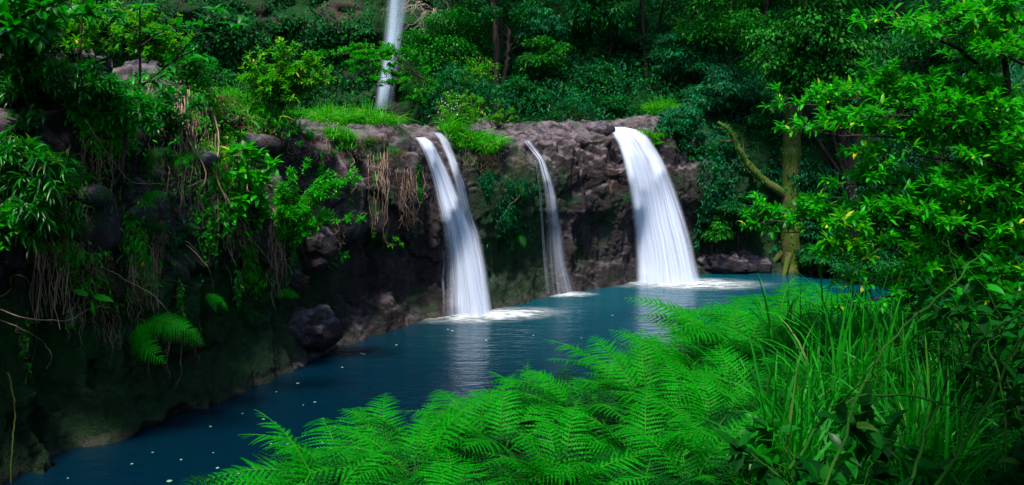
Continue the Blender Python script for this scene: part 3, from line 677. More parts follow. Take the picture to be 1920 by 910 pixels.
#BACKGROUND
# ------------------------------------------------------------------ forest behind the falls
def gz1(x, y): return float(height(np.array([[x, y]]))[0])
L = Leaves(); W = Wood(); Lb = Leaves(); Lc = Leaves()
for k in range(185):
    y = R.uniform(36.5, 62); az = R.uniform(-.095, .74); x = az*y
    d, _ = sdist(np.array([[x, y]]), PC, NC)
    if d[0] < 7.5: continue
    z = gz1(x, y); h = R.uniform(3.5, 8.5); c = np.array([x, y, z+h])
    far = y > 47; rr = R.uniform(1.6, 3.0)
    u_ = R.random(); tall = R.random() < .35
    crown_leaves(L if u_ < .42 else (Lb if u_ < .74 else Lc), 1500 if far else 2500, c, (rr*(.6 if tall else 1), rr*.8, R.uniform(2.4, 4.0) if tall else R.uniform(1.2, 2.4)), R.choice([.17, .24, .32]), R.choice([.08, .10]), droop=R.uniform(.1, .8), nclump=16, cr=rr*.42)
    if not far and R.random() < .6: W.tube(wiggle(curve_pts([(x, y, z-.4), (x+R.normal()*.3, y, z+h*.6), (x+R.normal()*.5, y, z+h+1)], 8), .2), R.uniform(.05, .14), .03, 6)
# understorey leaves over the slope itself
n = 85000; y = 33+33*R.uniform(0, 1, n)**1.3; x = y*R.uniform(-.112, .75, n); xy = np.stack([x, y], 1); dd, _ = sdist(xy, PC, NC); ok = dd > 5.2; xy = xy[ok]
zz = height(xy); bump = fbm(np.stack([xy[:, 0], xy[:, 1], zz*0], 1)*.45, 3, 77)
ps = np.stack([xy[:, 0], xy[:, 1], zz+R.uniform(0, 1, len(zz))**.7*(1.1+1.6*np.clip(bump, -.3, 1))], 1); half = len(ps)//2
for (a, b, LL) in ((0, half, L), (half, len(ps), Lb)):
    m_ = b-a; LL.add(ps[a:b], rdir(m_)+np.array([0, -.3, -.2]), unit(rdir(m_)*.6+np.array([0, -.3, .8])), R.uniform(.14, .30, m_), R.uniform(.05, .10, m_))
fz = link('forest_trunks', W.mesh('forest_trunks', M['bark'])); fz2 = link('forest', L.mesh('forest', M['deep'], T_SMALL)); fz3 = link('forest_leaves', Lb.mesh('forest_leaves', M['blue'], T_SMALL))
tag(fz2, 'dense dark green wood filling the slope behind the falls', 'forest', kind='stuff')
fz4 = link('mid_green_leaves', Lc.mesh('mid_green_leaves', M['mid'], T_SMALL)); fz4.parent = fz2  # third leaf colour, scattered at random among the crowns
fz.parent = fz2; fz.name = 'trunks'; fz3.parent = fz2; fz3.name = 'understorey'

# ivy on the far rock wall
L = Leaves(); n = 48000
idx = R.integers(0, len(FVt), n*2); p = FVt[idx]; dn = fbm(p*.22, 4, 91)+.5*fbm(p*.8, 3, 92); sel = (dn > -.12) & (np.abs(p[:, 0]+8.0-(p[:, 2]-6)*.0) > 1.5); p = p[sel][:n]
p = p+R.normal(size=p.shape)*np.array([.12, .0, .12])+np.array([0, -.25, 0])*R.uniform(0, 1.6, (len(p), 1))
L.add(p, rdir(len(p))*.6+np.array([.2, -.3, -.7]), unit(rdir(len(p))*.4+np.array([.2, -.9, .4])), R.uniform(.18, .34, len(p)), R.uniform(.10, .18, len(p)))
tag(link('ivy', L.mesh('ivy', M['deep'], T_SMALL)), 'dark green creeper covering the far rock wall', 'ivy', kind='stuff')

def gpt(px, py, Y):
    p = at_y(px, py, Y); return np.array([p[0], p[1], gz1(p[0], p[1])])
def crown_at(name, label, px, py, Y, rpx, leafm, n, ll=.17, lw=.07, flat=.55, base=None, rz=None, nclump=34, cr=None, **kw):
    """tree whose crown centre is seen at (px,py) and stands at distance Y"""
    c = at_y(px, py, Y); r = rpx*Y/FPX; b = gpt(px, py, Y) if base is None else np.array([*at_y(base, 220, Y)[:2], gz1(*at_y(base, 220, Y)[:2])])
    rz_ = (rz or rpx*.8)*Y/FPX; h = max(1.2, c[2]-b[2]+rz_*.8)
    return tree(name, label, b, h, (r, r*.8, rz_), ll, lw, n, leafm, lean=(c[0]-b[0], 0), nclump=nclump, cr=cr or r*.36, flat=flat, **kw)
TG = 'trees behind the falls'
crown_at('leafy_tree', 'dense round-crowned green tree right of the tall far waterfall', 845, 95, 36.5, 82, 'broad', 19000, .15, .075, base=850, rz=88, nclump=60, group=TG, trunk_r=.14)
crown_at('leafy_tree', 'small tree with hanging leaves on the slope over the thin trickle', 1010, 75, 37.5, 55, 'blue', 5000, .24, .08, droop=.8, group=TG, rz=75)
crown_at('leafy_tree', 'compact lit green tree standing close behind the rock ledge between the falls', 1015, 112, 35.5, 46, 'mid', 5500, .19, .08, base=1040, rz=36, group=TG, trunk_r=.07)
crown_at('leafy_tree', 'slim dark leafy-topped tree in the forest above the middle of the rock ledge', 1070, 75, 39, 42, 'deep', 4500, .2, .08, group=TG, rz=48)
crown_at('sapling', 'feathery sapling at the forest edge above the right part of the rock ledge', 1120, 150, 36.5, 40, 'deep', 3500, .2, .07, group=TG, rz=38, trunk_r=.05)
crown_at('leafy_tree', 'spreading teal-green tree rising above the widest waterfall', 1190, 90, 40, 62, 'blue', 6500, .22, .08, group=TG, rz=60)
crown_at('leafy_tree', 'tall teal-green tree behind the grass clump beside the widest waterfall', 1300, 110, 37, 70, 'blue', 8500, .22, .08, group=TG, rz=62)
crown_at('leafy_tree', 'yellowish green treetop high in the forest, left of the creeper-draped tree', 1400, 60, 42, 62, 'mid', 6000, .22, .08, group=TG, rz=52)
crown_at('shrub', 'low twiggy shrub with sparse yellow-green leaves left of the dark twin trunks', 885, 175, 35, 50, 'lime', 1700, .12, .05, group='shrubs behind the falls', rz=34, woodm='root', trunk_r=.05, cat='shrub')
crown_at('shrub', 'airy bush with fine leaves under the bright round-crowned tree', 790, 170, 35, 46, 'mid', 3600, .11, .045, group='shrubs behind the falls', rz=36, woodm='root', trunk_r=.05, cat='shrub')
crown_at('shrub', 'dark leafy bush at the foot of the forest behind the thin trickle', 985, 195, 34.5, 40, 'deep', 2600, .18, .07, group='shrubs behind the falls', rz=30, trunk_r=.04, cat='shrub')
crown_at('shrub', 'dark low bush behind the lip of the widest waterfall', 1150, 205, 34.5, 42, 'deep', 2600, .18, .07, group='shrubs behind the falls', rz=26, trunk_r=.04, cat='shrub')
# flat-sprayed tree whose low bough crosses the tall fall
b = gpt(800, 200, 33.5); c0 = at_y(792, 150, 33.5)
Lm = [[b-np.array([0, 0, .2]), at_y(800, 160, 33.5), at_y(790, 120, 33.4)]]
for (qx, qy) in [(605, 108), (635, 102), (660, 118), (690, 106), (668, 134), (650, 122), (712, 160), (680, 150), (770, 185), (765, 150)]:
    Lm.append([at_y(796, 150, 33.5), at_y((796+qx)/2+5, qy-6, 33.2+R.normal()*.3), at_y(qx, qy, 33+R.normal()*.5)])
shrub('feathery_tree', 'bright fine-leaved tree whose flat bough reaches across the tall far waterfall', 'tree', b, Lm, 'bright', T_SMALL, 'bark', TG, r=.022, twig_every=.21, twig_len=.5, nl=8, ll=.13, lw=.05, up=.35, flat=.15, start=.35)
# twin dark trunks
for k, (lab, px_, lean_, r_) in enumerate([('taller dark trunk of the bare-stemmed pair behind the ledge', 925, -12, .17), ('shorter forked dark trunk leaning on its taller neighbour behind the ledge', 935, 4, .12)]):
    base = gpt(px_+8, 215, 35.3+.3*k); o = thing('dark_tree', lab, 'tree', base-np.array([0, 0, .3]), TG); loc = np.array(o.location); W = Wood(); L = Leaves()
    top = at_y(px_+lean_, -90 if k == 0 else 40, 35.3+.3*k); P_ = wiggle(curve_pts([base-np.array([0, 0, .3]), (base+top)/2+np.array([.12, 0, 0]), top], 16), .25); W.tube(P_, np.linspace(r_, r_*.55, 16), k=8)
    for q in range(5):
        a = P_[9+q]; W.tube(wiggle(curve_pts([a, a+np.array([R.normal()*.7, R.normal()*.4, .7])], 6), .15), .035, .01, 5)
    crown_leaves(L, 2500 if k == 0 else 1200, top+np.array([0, 0, .3]), (1.5, 1.2, .8), .2, .08, nclump=12, cr=.5)
    link('trunk', W.mesh('trunk', M['bark'], loc), o); link('crown', L.mesh('crown', M['deep'], T_SMALL, loc), o)
# pale leafless tree at the top edge
b = gpt(850, 215, 39.5); o = thing('bare_tree', 'pale leafless tree with twisting branches in front of the tall far waterfall', 'tree', b, TG); W = Wood(); loc = np.array(o.location)
j = at_y(838, 35, 37.5); tpt = wiggle(curve_pts([b, at_y(856, 130, 39), j], 12), .1); W.tube(tpt, .06, .04, 6)
def twigs(p, d, l, r, dep):
    q = wiggle(curve_pts([p, p+unit(d)*l], 6), l*.22); W.tube(q, r, r*.5, 5)
    if dep:
        for _ in range(3): twigs(q[R.integers(3, 6)], unit(unit(d)+rdir()*.8), l*R.uniform(.5, .8), r*.55, dep-1)
for (qx, qy) in [(800, -10), (860, -15), (770, 15), (845, -60), (790, -40)]:
    e = at_y(qx, qy, 36.0); twigs(j, e-j, np.linalg.norm(e-j)*.75, .035, 3)
link('branches', W.mesh('branches', M['pale'], loc), o)
# creeper-draped dome right of centre
o = crown_at('creeper_tree', 'tree smothered in hanging creeper, a rounded leafy curtain behind the mossy trunk', 1535, 95, 27.9, 92, 'mid', 16000, .16, .10, base=1640, rz=130, nclump=70, cr=.85, droop=.9, group=TG, trunk_r=.3)
crown_at('leafy_tree', 'dark tree behind the upper boughs of the bright right-hand shrub', 1800, 60, 34, 120, 'deep', 9000, .22, .09, group=TG, rz=110)
crown_at('leafy_tree', 'dim glossy tree low behind the bright right-hand shrub', 1720, 330, 30, 110, 'deep', 9000, .22, .09, group=TG, rz=90, trunk_r=.1)
# curtain of leaves on the bank right of the wide fall
for lab, px_, py_, Y_, rp, rz_, mt, nn_ in [
    ('blue-green shrub spilling over the bank directly right of the widest waterfall', 1275, 235, 28.8, 48, 34, 'blue', 4200),
    ('leafy shrub on the bank above the curved mossy branch', 1350, 175, 30, 62, 45, 'blue', 6000),
    ('dense green shrub under the boughs left of the mossy trunk', 1420, 265, 29.6, 46, 60, 'deep', 5200),
    ('drooping dark shrub between the widest waterfall and the mossy branch', 1310, 320, 28.4, 40, 50, 'deep', 4200),
    ('low dark shrub with hanging leaves beneath the curved mossy branch', 1395, 400, 28.2, 50, 42, 'deep', 4800),
    ('sparse shrub low on the bank near the pool, right of the widest waterfall', 1345, 430, 28.0, 30, 26, 'mid', 1500),
    ('dark shrub filling the bank right of the mossy trunk', 1570, 300, 29, 62, 80, 'deep', 7000), ('bushy shrub on the slope high above the tip of the curved mossy branch', 1385, 190, 31, 50, 45, 'deep', 5000),
    ('leafy shrub pressed against the left side of the mossy trunk', 1440, 330, 28.9, 34, 55, 'blue', 4200), ('teal shrub covering the bank right of and above the trunk foot', 1560, 420, 28.5, 55, 55, 'blue', 5200), ('dark shrub behind the lower boughs of the bright right-hand shrub', 1680, 430, 27.5, 75, 60, 'deep', 6500),
    ('low shrub at the water line hiding the roots right of the mossy trunk', 1540, 485, 27.6, 45, 28, 'deep', 4200), ('low overhanging shrub at the far water line under the bright boughs', 1640, 500, 26.6, 60, 34, 'deep', 5200), ('dark overhanging shrub at the far water line near the right edge', 1760, 520, 25.2, 75, 44, 'deep', 6500),
    ('shrub hanging between the widest waterfall and the creeper curtain', 1340, 300, 28.7, 40, 40, 'blue', 4200)]:
    crown_at('shrub', lab, px_, py_, Y_, rp, mt, nn_, .17, .065, rz=rz_, nclump=26, group='shrubs on the bank beside the widest waterfall', trunk_r=.05, cat='shrub', droop=.7)
# creeper stuff covering the rock right of the wide fall
L = Leaves(); cand = CVt[(CVt[:, 0] > 6.4) & (CVt[:, 2] > .7)]; nn_ = NB.reshape(-1, 3)[(CVt[:, 0] > 6.4) & (CVt[:, 2] > .7)]
dens = fbm(cand*.7, 4, 5); k = np.where(dens > -.12)[0]; k = R.choice(k, 26000); p = cand[k]+nn_[k]*R.uniform(.0, .30, (len(k), 1))
L.add(p, rdir(len(p))*.6+np.array([0, -.2, -.7]), unit(nn_[k]+rdir(len(p))*.5+np.array([0, 0, .3])), R.uniform(.09, .2, len(p)), R.uniform(.04, .08, len(p)))
tag(link('creeper', L.mesh('creeper', M['blue'], T_SMALL)), 'dark teal creeper hanging over the right bank', 'creeper', kind='stuff')

# mossy trunk with its curved side branch
base = at_z(1482, 497, .25); Yt = base[1]; o = thing('mossy_tree', 'thick moss-covered trunk with one curved mossy branch at the far right bank', 'tree', base-np.array([0, 0, .5])); loc = np.array(o.location)
W = Wood(); P_ = curve_pts([base-np.array([0, 0, .5]), at_y(1482, 495, Yt), at_y(1481, 400, Yt), at_y(1483, 300, Yt), at_y(1488, 230, Yt), at_y(1500, 120, Yt), at_y(1512, -60, Yt)], 40)
P_[1:-1] += R.normal(size=(38, 3))*.02; W.tube(P_, np.interp(np.linspace(0, 1, 40), [0, .08, .2, .5, 1], [.52, .38, .33, .32, .26]), k=16)
for a in range(5):
    an = a*1.3+.3; W.tube(curve_pts([base+np.array([0, 0, .75]), base+np.array([math.cos(an)*.5, math.sin(an)*.4, .2]), base+np.array([math.cos(an)*1.0, math.sin(an)*.8, -.4])], 8), .16, .07, 8)
link('trunk', W.mesh('trunk', M['mossbark'], loc), o)
W = Wood(); bp = wiggle(curve_pts([at_y(1484, 372, Yt), at_y(1455, 352, Yt-.2), at_y(1420, 328, Yt-.3), at_y(1398, 308, Yt-.3), at_y(1382, 282, Yt-.4), at_y(1362, 245, Yt-.4), at_y(1340, 226, Yt-.3)], 26), .12)
W.tube(bp, np.linspace(.17, .055, 26), k=9)
for a, (qx, qy) in [(16, (1390, 262)), (19, (1355, 262)), (22, (1340, 245)), (6, (1440, 335))]: W.tube(wiggle(curve_pts([bp[a], at_y(qx, qy, Yt-.4)], 6), .08), .03, .012, 5)
link('branch', W.mesh('branch', M['mossbark'], loc), o)
L = Leaves(); crown_leaves(L, 9000, at_y(1530, -60, Yt), (3.2, 2.4, 1.6), .2, .09, nclump=30, cr=.8); k = R.integers(8, 34, 700); q = P_[k]+rdir(700)*.40*np.array([1, 1, .1])+np.array([0, 0, 1])*R.uniform(-.2, .2, (700, 1))
q2 = bp[R.integers(0, 24, 260)]+rdir(260)*.12; q = np.concatenate([q, q2])
L.add(q, rdir(len(q))+np.array([0, -.3, -.6]), unit(rdir(len(q))+np.array([0, -.8, .3])), .10, .06); link('crown', L.mesh('crown', M['mid'], T_SMALL, loc), o)
# small pale palm-like plant right of it
b = at_y(1536, 330, Yt+.6); o = thing('small_palm', 'little pale fan-leaved plant growing right of the mossy trunk', 'plant', b); loc = np.array(o.location); L = Leaves()
for c in range(5):
    cc = b+R.normal(size=3)*np.array([.35, .1, .35]); an = np.linspace(-2.6, -.4, 9); L.add(np.repeat(cc[None], 9, 0), np.stack([np.cos(an), -.3+0*an, np.sin(an)], 1), np.array([0, -1, .3]), .34, .05)
W = Wood(); W.tube(curve_pts([b+np.array([0, .5, -1.2]), b+np.array([0, .1, -.4]), b], 6), .03, .02, 5); link('stem', W.mesh('stem', M['root'], loc), o); link('leaves', L.mesh('leaves', M['drygrass'], T_LANCE, loc), o)

#LEDGE
# ------------------------------------------------------------------ boulders
def boulder(label, c, r, seed, group=None):
    nu, nv = 90, 46; u = np.linspace(0, 2*math.pi, nu, endpoint=False); v = np.linspace(.001, math.pi-.001, nv); U, V = np.meshgrid(u, v, indexing='ij')
    n = np.stack([np.cos(U)*np.sin(V), np.sin(U)*np.sin(V), np.cos(V)], -1).reshape(-1, 3)
    p = n*np.asarray(r); q = p+seed*11.3; a, e = facets(q*1.3, seed, 1.6); b, e2 = facets(q*4, seed+1, 1.4)
    m = min(r); p = p*(1+.45*a[:, None]+.0)+n*(m*.16*b+m*.18*fbm(q*2, 4, seed)+m*.05*fbm(q*9, 3, seed))[:, None]
    idx = np.arange(nu*nv).reshape(nu, nv); f = np.stack([idx[:, :-1], idx[:, 1:], np.roll(idx, -1, 0)[:, 1:], np.roll(idx, -1, 0)[:, :-1]], -1).reshape(-1, 4)
    o = link('boulder', mesh_np('boulder', p, [f], M['boulder']), None, tuple(c)); return tag(o, label, 'boulder', group or 'boulders at the foot of the cliff')
boulder('big rounded wet boulder bulging from the cliff foot above the pool corner', at_y(562, 618, at_z(560, 680)[1]+.75), (.80, .62, .50), 3)
boulder('smooth grey block wedged in the cliff beside the leaning shrub', on(572, 452)-np.array([-.1, -.25, .1]), (.50, .45, .55), 5)
boulder('small grey stone resting below the grey block on the cliff', on(552, 520)-np.array([0, -.1, .05]), (.22, .2, .25), 6)
boulder('flat brown rock shelf right of the widest waterfall at the water line', at_z(1365, 500, .25)+np.array([0, .6, 0]), (1.5, .8, .5), 8)
boulder('low pale rock at the water line below the big rounded boulder', at_z(520, 690, .0), (.5, .35, .16), 9)
boulder('dark rock shoulder on the lip left of the widest waterfall', on(1122, 240)-np.array([0, .05, .12]), (.5, .4, .28), 12)
boulder('dark rock lump on the lip right of the widest waterfall', on(1215, 246)-np.array([0, 0, .15]), (.45, .4, .28), 13)

for lab, px, py, r_ in [('pale lit rock knob jutting between the root curtains of the left cliff', 172, 372, (.30, .25, .18)), ('pointed pinkish rock beside the sunlit creeper', 482, 272, (.42, .3, .22)), ('lit rock lump on the crest behind the brown root curtain', 418, 228, (.35, .3, .2)),
    ('light boulder under the sapling branch on the left cliff crest', 268, 118, (.5, .4, .28)), ('grey rock with a lit top in the middle of the left cliff', 262, 408, (.26, .25, .2)),
    ('pale stone poking out beside the narrow-leaved shrub at the left', 118, 440, (.2, .2, .14)), ('small lit rock at the foot of the sunlit creeper', 385, 300, (.22, .2, .16))]:
    boulder(lab, on(px, py)+np.array([0, .05, 0]), r_, int(px) % 37+2, 'rocks standing out of the left cliff')
# ------------------------------------------------------------------ grasses on the ledges
for lab, px, py, h, nb, n, w_ in [
    ('broad lit grass clump hanging over the ledge, nearest to the twin-strand waterfall', 690, 232, .62, 60, 9, .7),
    ('tall lit grass in the middle of the ledge left of the twin-strand waterfall', 655, 222, .72, 60, 9, .7),
    ('bright grass clump on the ledge behind the drooping dark tufts', 615, 215, .60, 55, 8, .6),
    ('grass patch on the sloping ledge top under the yellow-tipped shrub', 560, 200, .5, 50, 8, .7),
    ('grass on the shoulder of the ledge where the left cliff steps down', 505, 190, .5, 50, 7, .6),
    ('grass tuft crowning the rock step left of the ledge', 440, 172, .5, 60, 5, .35),
    ('grass tuft lower on the ledge face beside the dry straw', 640, 262, .42, 60, 4, .25),
    ('large grass clump on the rock right of the widest waterfall lip', 1232, 212, .85, 90, 7, .6),
    ('short bright moss-like tuft below the large grass clump at the widest waterfall', 1222, 258, .25, 90, 4, .3),
    ('grass fringe hanging left in the island of plants between the waterfalls', 872, 262, .55, 70, 6, .4),
    ('grass fringe hanging right in the island of plants between the waterfalls', 920, 272, .5, 70, 6, .4)]:
    tuft(lab, px, py, h*1.25, .034, int(nb*1.3), .12, 'lgrass' if 'moss' not in lab else 'lime', n+4, w_*1.2, lean=1.05, droop=1.2)
for lab, px, py, h, nb in [('dark drooping tuft on the ledge, left one of the pair', 558, 248, .5, 130), ('dark drooping tuft on the ledge, right one of the pair', 580, 258, .42, 120),
                           ('small green tuft on the rock face left of the twin-strand waterfall', 738, 286, .28, 90), ('small tuft on a crack below the grassy ledge end', 708, 298, .24, 80),
                           ('little tuft below the dark drooping pair', 622, 288, .2, 60), ('bright tuft with brown roots at the grassy ledge end', 690, 268, .33, 80)]:
    tuft(lab, px, py, h, .018, nb, .05, 'grass' if 'dark' not in lab else 'mid', 1, 0, lean=.9, droop=1.3)
for k, (lab, px, py) in enumerate([('dry straw tangle on the ledge below the tall lit grass', 630, 250), ('dry straw over the rock at the grassy ledge end', 712, 262), ('brown dead grass on the rock step left of the ledge', 470, 225),
                  ('dry grass on the crest above the hanging roots', 420, 200), ('dead grass under the island of plants between the waterfalls', 905, 292)]):
    tuft(lab, px, py, .3, .012, 90, .14, 'drygrass', 5, .5, lean=1.2, droop=1.5, group='dry grass on the cliff', name='dry_grass')

def cliff_plant(name, label, cat, px, py, tips, leafm, ll, lw, tpl=T_LANCE, fwd=.35, woodm='bark', group=None, base=None, **kw):
    b = on(px, py, -.05) if base is None else base; K = dict(r=.018, twig_every=.13, twig_len=.35, nl=5, up=.6, flat=.5); K.update(kw)
    limbs = []
    for t_ in tips:
        e = at_y(t_[0], t_[1], b[1]-(t_[2] if len(t_) > 2 else fwd)); mid = (b+e)/2+np.array([0, -.1, .12*np.linalg.norm(e-b)]); limbs.append([b, mid, e])
    return shrub(name, label, cat, b, limbs, leafm, tpl, woodm, group, ll=ll, lw=lw, **K)
SG = 'shrubs on the cliff ledge'
cliff_plant('flowering_shrub', 'lime bush with small pale flowers on the lip right of the twin-strand waterfall', 'shrub', 862, 245, [(832, 205), (850, 190), (872, 188), (890, 205), (905, 225), (845, 225), (868, 240), (885, 262)], 'lime', .085, .035, fwd=.2, twig_every=.09, twig_len=.42, nl=7, group=SG)
L = Leaves(); b = on(862, 245); n = 90; p = np.array([at_y(R.normal(850, 16), R.normal(202, 12), b[1]-.25+R.normal()*.2) for _ in range(n)]); L.add(p, rdir(n), rdir(n), .045, .04)
fl = link('blossoms', L.mesh('blossoms', M['flower'], T_SMALL, np.array(b))); fl.parent = bpy.data.objects['flowering_shrub']; fl.location = (0, 0, 0)
fl.location = Vector(b)-Vector(bpy.data.objects['flowering_shrub'].location)
cliff_plant('shrub', 'sparse lime sprig standing on the lip over the thin trickle', 'shrub', 935, 240, [(918, 212), (935, 200), (955, 212), (960, 225), (905, 215)], 'lime', .09, .045, fwd=.1, twig_every=.14, twig_len=.3, nl=5, group=SG)
cliff_plant('shrub', 'yellow-tipped shrub above the grassy ledge in front of the far wall', 'shrub', 520, 185, [(470, 150), (490, 118), (520, 108), (550, 112), (585, 120), (600, 140), (560, 150), (530, 145), (600, 160)], 'lime', .12, .05, fwd=.2, twig_every=.12, twig_len=.5, nl=6, group=SG, r=.02)
cliff_plant('shrub', 'leaning leafy shrub jutting from the cliff beside the grey block', 'shrub', 520, 480, [(540, 340), (570, 322), (600, 335), (640, 330, .6), (655, 345, .6), (620, 360), (590, 375), (560, 390), (640, 410), (660, 418)], 'bright', .13, .042, fwd=.5, twig_every=.12, twig_len=.36, nl=6, group='shrubs growing out of the cliff')
cliff_plant('shrub', 'bush of large rounded leaves on the cliff left of the leaning leafy shrub', 'shrub', 478, 440, [(440, 300), (460, 295), (482, 305), (505, 318), (455, 335), (480, 350), (430, 350), (495, 345), (460, 380), (440, 400)], 'bright', .26, .12, T_OVAL, fwd=.8, twig_every=.3, twig_len=.22, nl=3, group='shrubs growing out of the cliff', sub=False)
cliff_plant('shrub', 'dark glossy rosette plant set in the wall right of the grey block', 'plant', 622, 482, [(610, 470), (628, 465), (640, 480), (615, 490)], 'gloss', .2, .07, T_OVAL, fwd=.1, twig_every=.2, twig_len=.12, nl=4, sub=False, up=.2, group='shrubs growing out of the cliff')
cliff_plant('shrub', 'small pale-leaved sprig on the wall left of the twin-strand waterfall', 'shrub', 705, 465, [(720, 458), (738, 452), (748, 460)], 'lime', .11, .03, fwd=.15, twig_every=.14, twig_len=.15, nl=4, sub=False, group='shrubs growing out of the cliff')
cliff_plant('shrub', 'low leafy bush tucked on the ledge step behind the large-leaved bush', 'shrub', 505, 260, [(480, 235), (500, 228), (520, 240), (540, 250), (550, 265)], 'mid', .1, .04, fwd=.15, twig_every=.12, twig_len=.25, nl=5, group=SG)
# teal-leaved shrub at the lip right of the wide fall
cliff_plant('shrub', 'teal-leaved shrub leaning over the rock just below the lip of the widest waterfall', 'shrub', 1268, 262, [(1240, 245), (1260, 232), (1285, 240), (1305, 250), (1270, 275), (1300, 285), (1255, 290)], 'blue', .16, .06, fwd=.3, twig_every=.14, twig_len=.4, nl=6, group='shrubs on the bank beside the widest waterfall')

# surface-hugging creepers: leaves on the rock where a patch of the picture hits it
def patch(name, label, spots, n, ll, lw, leafm, out=.12, droop=.7, tpl=T_SMALL, group='creepers on the cliff', cat='creeper', root=True):
    P_ = []; Q = []
    for (cx, cy, rx, ry) in spots:
        for _ in range(max(4, n//len(spots))):
            h = hit(cx+R.normal()*rx*.5, cy+R.normal()*ry*.5)
            if h[0] is not None: P_.append(h[0]); Q.append(h[1])
    P_ = np.array(P_); Q = np.array(Q); med = np.median(P_[:, 1]); k = np.abs(P_[:, 1]-med) < 3.5; P_ = P_[k]; Q = Q[k]; m = len(P_)
    q = P_+Q*R.uniform(.01, out, (m, 1)); L = Leaves(); L.add(q, rdir(m)*.7+Q*.5+np.array([0, 0, -droop]), unit(Q+rdir(m)*.5+np.array([0, 0, .4])), ll*R.uniform(.5, 1.2, m), lw*R.uniform(.7, 1.2, m))
    o = thing(name, label, cat, P_[0], group); loc = np.array(o.location)
    link('leaves', L.mesh('leaves', M[leafm], tpl, loc), o)
    if root:
        W = Wood()
        for _ in range(8):
            a, b = R.integers(0, m, 2); W.tube(wiggle(curve_pts([q[a]-Q[a]*.05, (q[a]+q[b])/2+Q[a]*.05, q[b]-Q[b]*.05], 8), .12), .008, .003, 4)
        link('stems', W.mesh('stems', M['root'], loc), o)
    return o
patch('creeper', 'lime sunlit creeper running down the crest of the left cliff', [(385, 175, 30, 40), (395, 235, 30, 50), (405, 290, 25, 35), (425, 250, 25, 30), (440, 290, 20, 20)], 3400, .09, .045, 'lime', .3)
patch('creeper', 'trailing creeper with small leaves between the roots on the left cliff', [(360, 300, 14, 60), (375, 380, 14, 60), (390, 450, 12, 40)], 700, .09, .045, 'bright', .2)
patch('creeper', 'mossy fern creeper on the wall between twin-strand and thin waterfalls', [(960, 430, 28, 30), (950, 400, 20, 30), (975, 350, 25, 15), (915, 340, 14, 20)], 1700, .15, .03, 'blue', .22)
patch('creeper', 'thin ivy strand on the rock left of the twin-strand waterfall', [(702, 330, 3, 30), (706, 390, 3, 30), (702, 440, 4, 25)], 130, .06, .04, 'mid', .06)
patch('creeper', 'green moss streak down the rock face beside the twin-strand waterfall', [(785, 330, 5, 26), (788, 360, 4, 16)], 500, .05, .03, 'mid', .04, root=False)
patch('creeper', 'grassy creeper hanging low beside the leaning leafy shrub stem', [(460, 460, 14, 40), (480, 520, 18, 22), (470, 490, 15, 30)], 1100, .12, .02, 'bright', .3, 1.2)
patch('creeper', 'narrow-leaved creeper down the middle of the left cliff', [(262, 420, 18, 40), (268, 480, 16, 40), (285, 520, 14, 30), (255, 445, 22, 22)], 1100, .12, .025, 'bright', .3, .9, T_LANCE)
patch('creeper', 'narrow-leaved creeper on the rooty ledge of the left cliff', [(150, 470, 30, 15), (170, 520, 40, 18), (200, 560, 40, 15), (120, 450, 20, 15)], 700, .12, .022, 'bright', .3, .7, T_LANCE)
patch('creeper', 'green creeper on the rock spur under the drooping dark shrub', [(200, 230, 40, 20), (215, 260, 40, 20), (180, 205, 30, 15)], 1000, .13, .035, 'bright', .35, .6, T_LANCE)
patch('creeper', 'low plants covering the ledge behind the sunlit creeper', [(445, 215, 20, 15), (480, 250, 25, 12), (460, 180, 25, 12)], 900, .09, .04, 'lime', .2)
patch('creeper', 'dark mossy growth on the left cliff between the two root curtains', [(210, 330, 60, 60), (300, 350, 50, 50), (330, 460, 40, 40)], 900, .10, .04, 'deep', .12)

# ------------------------------------------------------------------ hanging roots and vines
def roots(label, px0, px1, py0, py1, n, thick=.012, woodm='root', name='hanging_roots', group='root curtains on the cliff', out=.12, sway=.14, hair=.5):
    W = Wood(); first = None
    for _ in range(n):
        x = R.uniform(px0, px1); y0 = py0+R.uniform(-15, 25); y1 = py0+(py1-py0)*R.uniform(.35, 1)
        h = hit(x, y0)
        if h[0] is None: continue
        a = h[0]+h[1]*.03; Y = a[1]; pts = []
        for t in np.linspace(0, 1, 7):
            hh = hit(x+R.normal()*3, y0+(y1-y0)*t); yy = min(Y, hh[0][1]-.03) if hh[0] is not None else Y
            Y = Y*.35+yy*.65 if yy < Y else Y; pts.append(at_y(x+R.normal()*5*sway/.14*t, y0+(y1-y0)*t, min(Y, yy)-out*R.uniform(.1, 1)*math.sin(math.pi*min(t, .8))))
        if first is None: first = a
        r = thick*R.choice([.3, .5, .8, 1.2], p=[hair*.6, hair*.4, .7-hair*.5, .3-hair*.5]); W.tube(wiggle(curve_pts(pts, 22), .05), r, r*.4, 4)
    o = thing(name, label, 'roots', first, group); link('strands', W.mesh('strands', M[woodm], np.array(o.location)), o); return o
roots('thick mossy root curtain near the left edge of the left cliff', 66, 125, 330, 620, 70, .018)
roots('brown root curtain below the sunlit creeper crest', 330, 400, 170, 420, 60, .014)
roots('tangle of pinkish roots under the large-leaved bush', 390, 470, 240, 500, 60, .013)
roots('root strands hanging beside the leaning leafy shrub stem', 505, 535, 400, 580, 36, .012)
roots('fine roots hanging under the narrow-leaved creeper of the left cliff', 240, 300, 470, 620, 46, .009)
roots('fine dry roots under the rooty ledge of the left cliff', 110, 230, 560, 660, 50, .008)
roots('roots hanging down the cracked rock below the grassy ledge end', 690, 730, 285, 470, 18, .012)
roots('thin root fringe at the edge of the rock above the dark recess', 745, 800, 330, 430, 34, .008)
roots('short roots under the island of plants between the waterfalls', 870, 940, 285, 330, 30, .008)
